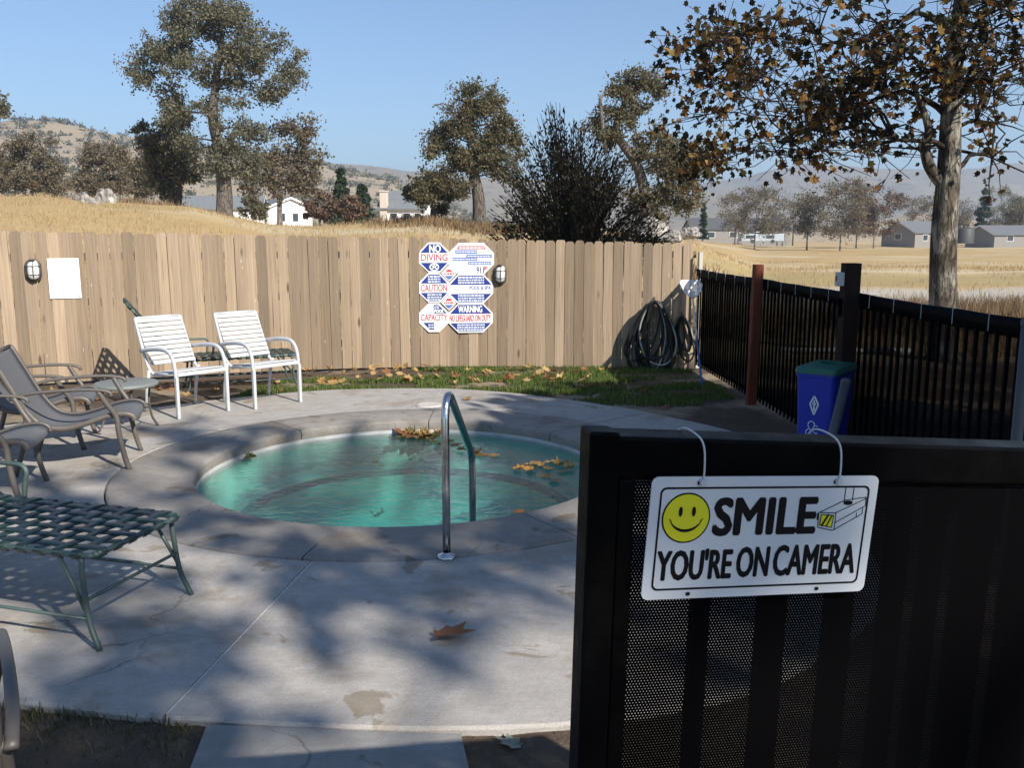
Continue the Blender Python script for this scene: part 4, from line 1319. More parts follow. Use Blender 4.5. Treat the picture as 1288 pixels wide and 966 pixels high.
for k, x in enumerate((.060, .243)):
    t_ = thing('cable_tie', ('white cable tie looped over the gate rail at the smiley end of the sign', 'white cable tie looped over the gate rail above the camera drawing')[k], 'cable tie', (.163, 1.004, 1.424), 0, 'ties holding the camera sign')
    t_.rotation_euler = gate_rot.to_euler()
    MB().tube(spline([(x + .004, -.0035, -.010), (x + .004, -.003, .012), (x + .002, 0, .036), (x - .002, .012, .047), (x - .006, .045, .048), (x - .006, .062, .03), (x, .066, 0), (x + .004, .03, -.006), (x + .004, .003, -.008)], 5), .0013, 6).build('strap', M['tie'], t_, True)
    MB().bbox((x + .003, -.005, -.006), (.007, .006, .007), .001).build('locking_head', M['tie'], t_)

# ------------------------------------------------------------------ trees
def ell(c, r, n, rg, shell=.45):
    out = []
    for _ in range(n):
        v = rg.normal(size=3); v /= np.linalg.norm(v)
        t = rg.uniform(shell, 1) ** .6
        out.append(np.array(c) + v * np.array(r) * t)
    return out
def leaf_cloud(name, cen, size, rg, mat, parent, elong=1.5, updir=.4):
    n = len(cen)
    nrm = rg.normal(size=(n, 3)); nrm[:, 2] += updir; nrm /= np.linalg.norm(nrm, axis=1)[:, None]
    a = rg.normal(size=(n, 3)); a -= nrm * (a * nrm).sum(1)[:, None]; a /= np.linalg.norm(a, axis=1)[:, None]
    b = np.cross(nrm, a)
    s = size * rg.uniform(.6, 1.4, n)[:, None]
    v = np.stack([cen - a * s * elong * .5, cen + b * s * .42 + nrm * s * .1, cen + a * s * elong * .5, cen - b * s * .42 + nrm * s * .1], 1).reshape(-1, 3)
    me = np_mesh(name, v, np.arange(n * 4).reshape(-1, 4))
    o = link(name, me, mat, parent)
    return o
def skeleton(mb, trunk, r0, clumps, rg, twig=3, twl=.8, seg=6, bend=.25, lb=None):
    # trunk: list of points, clumps: list of (centre, radius); returns twig end points per clump
    tp = spline(trunk, 4)
    n = len(tp)
    nodes = [(np.array(p), r0 * (1 - .72 * i / (n - 1)) * (1.35 if i == 0 else 1)) for i, p in enumerate(tp)]
    mb.tube(tp, [x[1] for x in nodes], 12)
    if lb is not None: mb = lb
    usable = nodes[int(n * .35):]
    ends = []
    ctr = np.array(tp[int(n * .6)])
    for c, cr in sorted(clumps, key=lambda q: np.linalg.norm(q[0] - ctr)):
        best, bd = None, 1e9
        for p, r_ in usable:
            d = np.linalg.norm(p - c)
            cost = d + 1.6 * max(0, p[2] - c[2] + .15 * d) + (.6 if r_ < .02 else 0)
            if cost < bd: best, bd = (p, r_), cost
        p, r_ = best
        d = np.linalg.norm(c - p)
        k = 5
        side = rg.normal(size=3) * d * .10
        pts, rads = [], []
        ra = min(r_ * .75, .012 + .028 * d)
        for i in range(k + 1):
            t = i / k
            q_ = p + (c - p) * t + np.array([0, 0, bend * d * .4]) * math.sin(PI * t) * (1 if c[2] > p[2] else .6) + side * math.sin(PI * t) + rg.normal(size=3) * .02 * d * (0 < i < k)
            pts.append(q_); rads.append(ra * (1 - .75 * t) + .006)
        mb.tube(pts, rads, seg, cap=False)
        usable += [(np.array(a), b) for a, b in zip(pts[2:], rads[2:])]
        tw = []
        for _ in range(twig):
            v = rg.normal(size=3); v[2] *= .7; v /= np.linalg.norm(v)
            e = c + v * cr * rg.uniform(.6, 1.1) * twl
            m = (c + e) / 2 + rg.normal(size=3) * cr * .12
            mb.tube([c, m, e], [rads[-1], rads[-1] * .7, .004], 4, cap=False)
            tw.append((np.array(c), np.array(e)))
        ends.append(tw)
    return ends
def tree(name, label, base, trunk, r0, crowns, nleaf, lsize, lmat, bmat, seed, group=None, twig=4, crad=.9, cat='tree', twl=1.0, elong=1.5):
    """crowns: list of (centre, radii, clump count), all relative to the base"""
    rg = np.random.default_rng(seed)
    t = thing(name, label, cat, base, 0, group)
    cl = []
    for c, r, n in crowns:
        for q_ in ell(c, r, n, rg): cl.append((q_, crad * rg.uniform(.6, 1.25)))
    mb = MB()
    ends = skeleton(mb, trunk, r0, cl, rg, twig, twl)
    mb.build('trunk', bmat, t, True)
    if nleaf:
        w = np.array([c[1] ** 2 for c in cl]); w = w / w.sum() * nleaf
        cs_ = []
        for (c, r_), tw, k in zip(cl, ends, w):
            k = int(k)
            a = c + rg.normal(size=(k, 3)) * np.array([.38, .38, .27]) * r_
            if tw:
                h = k // 2
                idx = rg.integers(0, len(tw), h)
                tt = rg.uniform(.3, 1.05, h)[:, None]
                s_ = np.array([x[0] for x in tw])[idx]; e_ = np.array([x[1] for x in tw])[idx]
                a[:h] = s_ + (e_ - s_) * tt + rg.normal(size=(h, 3)) * .13 * r_
            cs_.append(a)
        leaf_cloud('crown', np.concatenate(cs_), lsize, rg, lmat, t, elong)
    return t
def base_at(px, Y, dz=-.15):
    d = ray(px, 290)
    x = d.x / d.y * Y
    return Vector((x, Y, H(x, Y) + dz))
def sz(y0, y1, Y): return (y1 - y0) / FPX * Y      # pixel height to metres at that distance

# big oak on the left
Y = 57.0
b = base_at(283, Y); k_ = Y / FPX
def rel(px, py, dy=0.0, b=None, Y=None):
    w = P(px, py, Y + dy)
    return (w.x - b.x, w.y - b.y, w.z - b.z)
def crown(px, py, rx, rz, n, b, Y, dy=0.0, ry=None):
    k = Y / FPX
    return (rel(px, py, dy, b, Y), (rx * k, (ry if ry else rx) * k * .6, rz * k), n)
tr = [(0, 0, 0), rel(282, 235, 0, b, Y), rel(277, 190, 0, b, Y), rel(268, 150, 0, b, Y), rel(272, 100, 0, b, Y), rel(280, 40, 0, b, Y)]
tree('oak_tree', 'large olive green oak rising above the dry grass mound at the left', b, tr, .55,
     [crown(270, 60, 62, 62, 46, b, Y), crown(205, 90, 45, 36, 22, b, Y), crown(330, 80, 48, 45, 24, b, Y), crown(270, 160, 60, 40, 26, b, Y), crown(240, 20, 35, 30, 12, b, Y), crown(285, 205, 36, 26, 12, b, Y)],
     38000, .125, M['oakleaf'], M['oakbark'], 11, 'oaks beyond the board fence', 4, 1.0)
Y = 62.0; b = base_at(222, Y)
tree('oak_tree', 'darker low oak leaning against the left side of the largest oak', b, [(0, 0, 0), rel(224, 235, 0, b, Y), rel(218, 200, 0, b, Y), rel(212, 160, 0, b, Y)], .35,
     [crown(210, 170, 32, 45, 22, b, Y), crown(222, 220, 34, 30, 18, b, Y)], 20000, .13, M['oakleaf2'], M['oakbark'], 12, 'oaks beyond the board fence', 4, .95)
Y = 60.0; b = base_at(352, Y)
tree('oak_tree', 'thin half-bare oak to the right of the largest oak', b, [(0, 0, 0), rel(352, 240, 0, b, Y), rel(355, 215, 0, b, Y), rel(365, 185, 0, b, Y)], .2,
     [crown(370, 180, 32, 34, 20, b, Y), crown(345, 225, 42, 26, 22, b, Y), crown(385, 215, 20, 26, 8, b, Y)], 8000, .14, M['greyleaf'], M['greybark'], 13, 'oaks beyond the board fence', 6, .9)
# grey-brown trees further left
for px, Yd, pw, top, lab, sd_ in ((42, 82, 44, 168, 'round grey-brown tree below the hill near the left edge', 21), (128, 84, 36, 180, 'grey-brown tree behind the boulders, left of the oaks', 22), (172, 92, 26, 196, 'small grey-brown tree between the boulders and the oaks', 23), (-8, 86, 16, 190, 'grey-brown tree cut by the left edge of the field', 24)):
    b = base_at(px, Yd, -.4)
    mid_ = (top + 252) / 2
    tree('scrub_tree', lab, b, [(0, 0, 0), rel(px, 240, 0, b, Yd), rel(px + 2, 220, 0, b, Yd), rel(px, top + 22, 0, b, Yd)], .28,
         [crown(px, mid_ - 6, pw * .8, (250 - top) / 2 * .85, 30, b, Yd), crown(px, 232, pw, 14, 12, b, Yd)], 17000, .135, M['greyleaf'], M['greybark'], sd_, 'grey-brown trees behind the mound', 5, 1.1)
b = base_at(-14, 66)
tree('oak_tree', 'oak of which only a branch tip shows at the left edge', b, [(0, 0, 0), (-.4, 0, 4), (-.6, 0, 8), (-.8, 0, 10)], .4, [crown(-26, 130, 26, 22, 14, b, 66), crown(-50, 90, 30, 40, 14, b, 66)], 5000, .22, M['oakleaf'], M['oakbark'], 25, 'oaks beyond the board fence', 4, .9)
# oak in the middle
Y = 46.0; b = base_at(603, Y)
tree('oak_tree', 'dense rounded oak behind the fence in the centre', b, [(0, 0, 0), rel(602, 250, 0, b, Y), rel(596, 215, 0, b, Y), rel(592, 170, 0, b, Y), rel(595, 130, 0, b, Y)], .38,
     [crown(595, 165, 44, 50, 40, b, Y), crown(560, 190, 24, 40, 14, b, Y), crown(632, 190, 26, 46, 18, b, Y), crown(555, 240, 32, 20, 14, b, Y), crown(600, 125, 28, 20, 8, b, Y)],
     30000, .095, M['oakleaf2'], M['oakbark'], 14, 'oaks beyond the board fence', 4, .75)
Y = 50.0; b = base_at(545, Y)
tree('scrub_oak', 'low dark scrub oak in front of the house with the chimney', b, [(0, 0, 0), rel(545, 258, 0, b, Y), rel(543, 240, 0, b, Y), rel(545, 228, 0, b, Y)], .2,
     [crown(545, 245, 30, 20, 18, b, Y)], 5000, .17, M['oakleaf2'], M['oakbark'], 15, None, 4, .6)
# oak right of the dark shrub
Y = 40.0; b = base_at(815, Y)
tree('oak_tree', 'straggly oak with a bent top behind the dark shrub', b, [(0, 0, 0), rel(812, 250, 0, b, Y), rel(800, 205, 0, b, Y), rel(775, 165, 0, b, Y), rel(790, 125, 0, b, Y), rel(818, 100, 0, b, Y)], .3,
     [crown(800, 115, 30, 24, 18, b, Y), crown(775, 160, 30, 24, 14, b, Y), crown(832, 195, 42, 28, 24, b, Y), crown(855, 240, 26, 26, 16, b, Y), crown(815, 265, 24, 22, 10, b, Y), crown(868, 205, 24, 16, 10, b, Y)],
     24000, .09, M['oakleaf2'], M['oakbark'], 16, 'oaks beyond the board fence', 5, .7)
# bare snag
MBs = MB(); sn = thing('dead_branch', 'bare dead limb sticking up beside the bent oak top', 'branch', P(762, 190, 39.5))
o_ = sn.location
pts = [P(762, 190, 39.5) - o_, P(757, 150, 39.5) - o_, P(755, 125, 39.5) - o_, P(761, 115, 39.5) - o_, P(768, 110, 39.5) - o_]
MBs.tube(pts, [.09, .08, .06, .04, .02], 6); MBs.tube([pts[2], P(752, 117, 39.5) - o_], [.04, .015], 5)
MBs.build('limb', M['greybark'], sn, True)

# big dark shrub right behind the fence
rg = np.random.default_rng(31)
Y = 16.2
b = base_at(722, Y, -.1)
sh = thing('dark_shrub', 'large dark many-stemmed shrub right behind the board fence', 'shrub', b)
mb = MB(); cs_ = []; dirs = []
outl = [(610, 300), (618, 268), (632, 222), (645, 198), (668, 162), (690, 130), (703, 124), (722, 148), (742, 156), (764, 164), (784, 180), (804, 206), (822, 242), (838, 285), (846, 300)]
for k in range(400):
    i = rg.uniform(0, len(outl) - 1); i0 = int(i); t = i - i0
    px = outl[i0][0] * (1 - t) + outl[min(i0 + 1, len(outl) - 1)][0] * t; py = outl[i0][1] * (1 - t) + outl[min(i0 + 1, len(outl) - 1)][1] * t
    f_ = rg.uniform(.55, 1.02)
    py = 305 - (305 - py) * f_; px = 722 + (px - 722) * (f_ * .5 + .5)
    e = P(px, py, Y + rg.normal() * .8) - b
    s0 = Vector((rg.normal() * .18, rg.normal() * .18, 0))
    m = s0.lerp(e, .5) + Vector((-(e.x) * .12, 0, .12 * e.z))
    pts = spline([s0, s0.lerp(m, .5), m, e + Vector((e.x * .05, 0, -.02 * abs(e.x)))], 4)
    mb.tube(pts, [max(.004, .013 * (1 - i_ / len(pts))) for i_ in range(len(pts))], 4, cap=False)
    n_ = 105
    tt = rg.uniform(.12, .97, n_) ** 1.15 * (len(pts) - 1)
    for q_ in tt:
        i_ = min(len(pts) - 2, int(q_)); pp_ = pts[i_].lerp(pts[i_ + 1], q_ - i_)
        cs_.append(np.array(pp_) + rg.normal(size=3) * .05); dirs.append(np.array((pts[i_ + 1] - pts[i_]).normalized()))
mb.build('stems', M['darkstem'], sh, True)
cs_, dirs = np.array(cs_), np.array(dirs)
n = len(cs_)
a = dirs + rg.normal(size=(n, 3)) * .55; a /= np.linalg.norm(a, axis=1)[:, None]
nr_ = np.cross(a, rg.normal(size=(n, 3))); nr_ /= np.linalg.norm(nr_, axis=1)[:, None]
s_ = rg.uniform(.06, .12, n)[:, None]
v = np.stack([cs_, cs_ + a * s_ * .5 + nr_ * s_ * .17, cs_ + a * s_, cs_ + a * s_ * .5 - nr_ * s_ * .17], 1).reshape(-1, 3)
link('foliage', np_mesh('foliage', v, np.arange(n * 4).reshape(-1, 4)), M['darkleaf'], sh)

# conifers and bushes round the houses
def conifer(label, px, py0, py1, pw, Y, seed, group='conifers by the houses'):
    rg = np.random.default_rng(seed)
    b = base_at(px, Y, -.3)
    ht = P(px, py0, Y).z - b.z; w = pw / FPX * Y
    t = thing('conifer_tree', label, 'tree', b, 0, group)
    mb = MB(); mb.tube([(0, 0, 0), (0, 0, ht * .97)], [.16, .02], 8)
    cs_ = []
    for k in range(70):
        z = ht * (.12 + .86 * rg.uniform() ** 1.0); r_ = w * .5 * (1 - z / ht) ** .75 * rg.uniform(.6, 1.1) + .1
        an_ = rg.uniform(0, 2 * PI); e = np.array([r_ * math.cos(an_), r_ * math.sin(an_), z - .15 * r_])
        mb.tube([(0, 0, z), tuple(e)], [.03, .008], 4, cap=False)
        m_ = 80
        cs_.append(np.array([0, 0, z]) + (e - np.array([0, 0, z])) * rg.uniform(.2, 1.05, m_)[:, None] + rg.normal(size=(m_, 3)) * .16 * (.3 + r_ * .4))
    mb.build('trunk', M['oakbark'], t, True)
    leaf_cloud('crown', np.concatenate(cs_), .26, rg, M['conifer'], t, 1.9)
conifer('green conifer with a pointed top left of the chimney house', 431, 210, 275, 34, 88, 41)
conifer('lower green conifer beside the chimney house', 457, 232, 275, 34, 92, 42)
conifer('grey-green conifer at the far right above the houses', 1235, 230, 300, 34, 190, 43)
conifer('dark slim conifer above the long low house', 884, 252, 295, 12, 170, 44)
for px, Yd, top, pw, lab, mt, sd_, nl in ((402, 84, 242, 24, 'reddish bare bush right of the white gabled house', 'redleaf', 51, 4200), (440, 82, 250, 20, 'reddish brown bush in front of the conifers', 'redleaf', 52, 3200),
                                     (318, 96, 246, 16, 'small olive bush before the white gabled house roof', 'oakleaf2', 53, 1800)):
    b = base_at(px, Yd, -.5)
    tree('bush', lab, b, [(0, 0, 0), rel(px, 268, 0, b, Yd), rel(px, 262, 0, b, Yd), rel(px, top + 10, 0, b, Yd)], .12, [crown(px, (top + 276) / 2, pw, (276 - top) / 2, 22, b, Yd)], nl, .2, M[mt], M['greybark'], sd_, None, 5, .7, 'bush')
# leafless and thin trees on the right
for px, Yd, top, pw, lab, mt, nl, sd_ in ((950, 150, 236, 30, 'wide bare tree in front of the long low house', 'greyleaf', 2600, 61), (925, 175, 245, 22, 'thin bare tree over the long low dark roof', 'greyleaf', 1800, 62), (1016, 140, 246, 15, 'small dark bare tree on the field', 'oakleaf2', 2000, 63),
                                         (1058, 135, 228, 34, 'bare tree on the field left of the sycamore trunk', 'greyleaf', 3200, 64), (1100, 165, 235, 34, 'reddish thicket tree behind the pale-roofed house', 'redleaf', 5200, 65), (1078, 170, 240, 26, 'grey thicket tree behind the field trees', 'greyleaf', 3800, 66),
                                         (1262, 220, 236, 30, 'broad pale green tree at the far right', 'oakleaf', 7000, 67), (1280, 190, 262, 16, 'brown tree at the right edge above the houses', 'greyleaf', 3600, 68), (1160, 210, 250, 28, 'grey tree behind the sycamore trunk', 'greyleaf', 3200, 69), (985, 200, 250, 18, 'hazy bare tree behind the field trees', 'greyleaf', 2000, 70), (1205, 200, 255, 18, 'hazy grey tree right of the sycamore trunk', 'greyleaf', 2600, 71)):
    b = base_at(px, Yd, -.2)
    tree('bare_tree', lab, b, [(0, 0, 0), rel(px, 290, 0, b, Yd), rel(px + 2, 278, 0, b, Yd), rel(px, top + 20, 0, b, Yd)], .13,
         [crown(px, (top + 292) / 2 - 4, pw, (292 - top) / 2, 34, b, Yd), crown(px, 286, pw * .9, 9, 12, b, Yd)], int(nl * 1.7), .21, M[mt], M['greybark'], sd_, 'thin trees across the field', 8, 1.6, 'tree', 1.25)

# ------------------------------------------------------------------ sycamore on the right
def leaf_outline():
    pts = []
    lob = [(-90, .34), (-62, .50), (-35, .44), (-8, .70), (15, .50), (42, .86), (66, .56), (90, 1.0), (114, .56), (138, .86), (165, .50), (188, .70), (215, .44), (242, .50)]
    for a_, r_ in lob: pts.append((r_ * math.cos(R(a_)), r_ * math.sin(R(a_))))
    return pts
LO = np.array(leaf_outline())
def lobed_mesh(nm, size, curl, seed):
    rg = np.random.default_rng(seed)
    n = len(LO)
    z = curl * ((LO ** 2).sum(1) * .5 + np.abs(LO[:, 0]) * .5) + rg.normal(0, .06, n) * curl * 2
    V = [(0, 0, 0)] + [(x * size * .55, y * size * .55, z_ * size * .55) for (x, y), z_ in zip(LO, z)]
    F_ = [(0, 1 + i, 1 + (i + 1) % n) for i in range(n)]
    # stalk
    V += [(-.012 * size, -.15 * size, 0), (.012 * size, -.15 * size, 0), (.004 * size, -.55 * size, .06 * size), (-.004 * size, -.55 * size, .06 * size)]
    F_.append((n + 1, n + 2, n + 3, n + 4))
    return MB().add(V, F_).mesh(nm)
def lobed_cloud(name, cen, size, rg, mat, parent):
    n = len(cen); m = len(LO)
    # hanging leaves: tip mostly down and outwards
    tip = rg.normal(size=(n, 3)) * .75; tip[:, 2] -= .45; tip /= np.linalg.norm(tip, axis=1)[:, None]
    a = np.cross(tip, rg.normal(size=(n, 3))); a /= np.linalg.norm(a, axis=1)[:, None]
    nr_ = np.cross(a, tip)
    s = size * rg.uniform(.6, 1.25, n)
    cu = rg.uniform(-.35, .5, n)
    z = (LO ** 2).sum(1) * .5 + np.abs(LO[:, 0]) * .7
    v = cen[:, None, :] + (a[:, None, :] * LO[None, :, 0, None] + tip[:, None, :] * LO[None, :, 1, None] + nr_[:, None, :] * (cu[:, None] * z[None, :])[:, :, None]) * (s * .55)[:, None, None]
    v = np.concatenate([cen[:, None, :], v], 1).reshape(-1, 3)
    tri = np.array([(0, 1 + i, 1 + (i + 1) % m) for i in range(m)])
    f_ = (np.arange(n) * (m + 1))[:, None, None] + tri[None]
    me = np_mesh(name, v, f_.reshape(-1, 3))
    o = link(name, me, mat, parent); o['kind'] = 'stuff'
    return o
Y = 12.9
b = Vector((P(1187, 440, Y).x, Y, -.12))
sy = thing('sycamore_tree', 'autumn sycamore with mottled pale trunk and orange leaves at the right', 'tree', b)
rg = np.random.default_rng(77)
def rl(px, py, dy=0.0):
    w = P(px, py, Y + dy); return np.array([w.x - b.x, w.y - b.y, w.z - b.z])
def pick(px0, px1, py0, py1, n, dys=1.3):
    return [(rl(rg.uniform(px0, px1), rg.uniform(py0, py1), abs(rg.normal()) * dys - .5), .72 * rg.uniform(.7, 1.2)) for _ in range(n)]
cl = pick(900, 1010, 8, 100, 15) + pick(880, 1060, 90, 170, 22) + pick(930, 1050, 150, 200, 11) + pick(1010, 1130, -20, 60, 9) + pick(1060, 1180, 90, 170, 13) + pick(1080, 1160, 165, 215, 5) + pick(1190, 1300, -10, 130, 16) + pick(1230, 1300, 130, 200, 4)
cl += [(rl(rg.uniform(1120, 1290), rg.uniform(-5, 120), rg.uniform(-1.3, -.6)), .6) for _ in range(17)]
cl += pick(860, 890, 60, 70, 1) + pick(880, 900, 190, 225, 3)
up_ = [(q_, .9) for q_ in ell((.2, .3, 8.6), (3.9, 3.0, 2.6), 70, rg, .2)] + [(q_, .9) for q_ in ell((2.2, -1.0, 6.6), (2.6, 1.8, 1.8), 24, rg, .2)]
up_ = [c for c in up_ if c[0][2] > 5.6]
trunk_pts = [(0, 0, 0), tuple(rl(1186, 400)), tuple(rl(1187, 300)), tuple(rl(1193, 220)), tuple(rl(1196, 150)), tuple(rl(1200, 80)), tuple(rl(1208, 10)), tuple(rl(1215, -70)), tuple(rl(1222, -150))]
mb = MB(); lb = MB()
ends = skeleton(mb, [Vector(q_) for q_ in trunk_pts], .215, cl + up_, rg, 7, 1.1, 7, .35, lb)
lb.build('limbs', M['syclimb'], sy, True)
# forked limb low on the trunk, left side
mb.tube(spline([rl(1190, 235), rl(1172, 214), rl(1164, 190), rl(1168, 160), rl(1150, 110)], 4), [.10, .095, .09, .085, .08, .08, .075, .07, .07, .065, .06, .06, .055, .05, .045, .04, .03], 9)
mb.build('trunk', M['sycbark'], sy, True)
cs_ = []
for (c, r_), tw in zip(cl + up_, ends):
    low = c[2] < 5.6
    k = int((26 if low else 70) * (r_ / .75) ** 1.5 * rg.uniform(.5, 1.4))
    h = int(k * .8)
    idx = rg.integers(0, len(tw), h); tt = rg.uniform(.25, 1.05, h)[:, None]
    s_ = np.array([x[0] for x in tw])[idx]; e_ = np.array([x[1] for x in tw])[idx]
    cs_ += [s_ + (e_ - s_) * tt + rg.normal(size=(h, 3)) * .09, c + rg.normal(size=(k - h, 3)) * .3 * r_]
cs_ = np.concatenate(cs_)
# the 300 leaves seen largest are parts of their own, the rest one mass
wpos = cs_ + np.array(b)
pxs = 644 + FPX * wpos[:, 0] / (wpos[:, 1] * CP + (EYE - wpos[:, 2]) * SP)
pys = 483 + FPX * ((EYE - wpos[:, 2]) * CP - wpos[:, 1] * SP) / (wpos[:, 1] * CP + (EYE - wpos[:, 2]) * SP)
vis = (pxs > 0) & (pxs < 1288) & (pys > 0) & (pys < 966)
order = np.argsort(np.where(vis, wpos[:, 1], 1e6))
near_i, rest_i = order[:300], order[300:]
lobed_cloud('crown', cs_[rest_i], .155, rg, M['sycleaf'], sy)
def m_sycleaf_single():
    t = NT('sycamore_leaf')
    col = t.ramp(t.n('ObjectInfo').outputs['Random'], [(0, (.018, .019, .007)), (.45, (.045, .036, .012)), (.66, (.09, .045, .014)), (.85, (.27, .13, .035)), (1, (.40, .30, .10))])
    a_ = t.bsdf(col, .55, 0, None, .3)
    b_ = t.n('BsdfTranslucent'); t.l(col, b_.inputs[0])
    mx = t.n('MixShader'); mx.inputs[0].default_value = .4
    t.l(a_, mx.inputs[1]); t.l(b_.outputs[0], mx.inputs[2])
    return t.done(mx.outputs[0])
M['sycleaf1'] = m_sycleaf_single()
lm = [lobed_mesh('leaf', .155, c_, i) for i, c_ in enumerate((-.3, .1, .35, .5))]
for i in near_i:
    o = link('leaf', lm[int(rg.integers(0, 4))], M['sycleaf1'], sy)
    o.location = cs_[i]
    o.rotation_euler = (PI / 2 * rg.uniform(.4, 1.6) + PI / 2 * (rg.random() > .3), rg.normal() * .5, rg.uniform(0, 2 * PI))
    o.scale = (rg.uniform(.65, 1.25),) * 3

# shade trees behind and to the right of the viewpoint (their shadows dapple the deck)
def shade_tree(label, base, trunk_h, crowns, nleaf, seed, size=.2, crad=1.1, r0=.3):
    ct = crowns[0][0]
    return tree('shade_tree', label, base, [(0, 0, 0), (.1, .05, trunk_h * .4), (0, .1, trunk_h * .75), (ct[0] * .3, ct[1] * .3, trunk_h)], r0, crowns, nleaf, size, M['shadeleaf'], M['sycbark'], seed, 'shade trees outside the pool yard', 5, crad)
shade_tree('tall leafy tree behind the viewpoint that dapples the deck', (10.2, -9.5, -.05), 9.0, [((0, 0, 11.5), (5.2, 4.4, 3.2), 38), ((-2, 2, 9.0), (3.0, 2.5, 1.6), 8)], 1900, 91, .25, .7)
shade_tree('smaller leafy tree to the right that shades the picket fence', (7.6, 1.6, -.05), 3.5, [((0, -.1, 5.2), (2.1, 2.0, 1.9), 56)], 14000, 92, .2, .9, .2)

# ------------------------------------------------------------------ houses, boulders, field things
def house(name, label, px, py_base, Y, w, d, hw, hr, rz, wall, roof, wins=(), doors=(), chim=None, hip=False, over=.35):
    dd = ray(px, py_base)
    p = P(px, py_base, Y)
    t = thing(name, label, 'house', p, R(rz))
    gx_, gy_ = w / 2, d / 2
    # walls with gable ends (ridge along x)
    MB().add([(-gx_, -gy_, -1.5), (gx_, -gy_, -1.5), (gx_, gy_, -1.5), (-gx_, gy_, -1.5), (-gx_, -gy_, hw), (gx_, -gy_, hw), (gx_, gy_, hw), (-gx_, gy_, hw), (-gx_, 0, hw + hr), (gx_, 0, hw + hr)],
             [(0, 1, 5, 4), (2, 3, 7, 6), (1, 2, 6, 9, 5), (3, 0, 4, 8, 7)]).build('wall', wall, t)
    s_ = hr / gy_
    o_ = over
    rf = MB()
    for sgn in (-1, 1):
        a_ = [(-gx_ - o_, sgn * (gy_ + o_), hw - o_ * s_ + .03), (gx_ + o_, sgn * (gy_ + o_), hw - o_ * s_ + .03), (gx_ + o_, 0, hw + hr + .03), (-gx_ - o_, 0, hw + hr + .03)]
        rf.add(a_ + [(x, y, z + .16) for x, y, z in a_], [(0, 1, 2, 3), (4, 5, 6, 7), (0, 1, 5, 4), (1, 2, 6, 5), (2, 3, 7, 6), (3, 0, 4, 7)])
    r_ = rf.build('roof', roof, t, recalc=True)
    for sx in (-1, 1):
        for sgn in (-1, 1):
            x = sx * (gx_ + o_ + .02)
            MB().add([(x, sgn * (gy_ + o_), hw - o_ * s_ - .05), (x, 0, hw + hr - .05), (x, 0, hw + hr + .2), (x, sgn * (gy_ + o_), hw - o_ * s_ + .2)], [(0, 1, 2, 3)]).build('fascia', M['houseWhite'], r_)
    for (face, u, z, ww, wh) in wins:
        if face == 'f': c_, sz_ = (u, -gy_ - .02, z), (ww, .06, wh)
        elif face == 'r': c_, sz_ = (gx_ + .02, u, z), (.06, ww, wh)
        else: c_, sz_ = (-gx_ - .02, u, z), (.06, ww, wh)
        wo_ = MB().box(c_, sz_).build('window', M['glass'], t)
        f2 = MB()
        ax = 0 if face == 'f' else 1
        for sg in (-1, 1):
            c2 = list(c_); c2[ax] += sg * (ww / 2 + .04); s2 = list(sz_); s2[ax] = .08; s2[1 - ax] = .1; s2[2] = wh + .16
            f2.box(c2, s2)
            c2 = list(c_); c2[2] += sg * (wh / 2 + .04); s2 = list(sz_); s2[2] = .08; s2[1 - ax] = .09
            f2.box(c2, s2)
        f2.build('frame', M['houseWhite'], wo_)
    if chim:
        x, y_, cw, ztop_ = chim
        MB().bbox((x, y_, (ztop_ - 1) / 2), (cw, .7, ztop_ + 1), .03).build('chimney', M['houseBeige'], t)
        MB().bbox((x, y_, ztop_ + .06), (cw + .14, .84, .12), .02).build('chimney_cap', M['houseBeige'], r_)
    return t
house('white_house', 'white gabled house with grey roof behind the grass mound', 352, 281, 118, 9.0, 5.6, 1.9, 1.15, -58, M['houseWhite'], M['roofGrey'],
      [('r', -1.2, .7, .9, 1.0), ('r', .6, .7, .7, 1.0), ('f', 1.5, .8, 1.0, .9)])
house('grey_roofed_house', 'long grey roof of the house wing left of the oak trunk', 282, 279, 112, 9.5, 7.0, 1.5, 1.5, 8, M['houseWhite'], M['roofGrey'], [('f', 1, .6, 1.2, .8), ('f', -2.5, .6, 1.0, .8)])
house('chimney_house', 'house with beige chimney and dark grey roof left of the centre oak', 514, 278, 96, 4.6, 6.0, 1.25, 1.75, -6, M['houseWhite'], M['roofGrey'],
      [('f', -.9, .45, .7, .6), ('f', .5, .45, .7, .6), ('f', 1.6, .45, .6, .6)], (), (-1.9, -2.9, .75, 2.9))
house('low_house', 'long low house with dark roof across the field', 925, 302, 205, 22, 9, 2.4, 2.4, 4, M['wallMuted'], M['roofDark'], [('f', -7, 1.2, 1.6, 1.2), ('f', -2, 1.2, 1.6, 1.2), ('f', 3, 1.2, 2.2, 1.2), ('f', 8, 1.2, 1.4, 1.2)])
house('low_house', 'gabled house with pale roof left of the sycamore trunk', 1150, 305, 185, 10, 8, 2.0, 2.2, 28, M['wallMuted'], M['roofMuted'], [('f', -2, 1, 1.4, 1.1), ('l', 0, 1.2, 1.4, 1.1), ('f', 2.5, 1, 1.4, 1.1)])
house('low_house', 'pale grey gabled house at the right edge beyond the field', 1262, 306, 180, 11, 8, 1.7, 1.7, 12, M['wallMuted'], M['roofMuted'], [('f', -2, 1, 1.4, 1.0), ('f', 2, 1, 1.4, 1.0)])
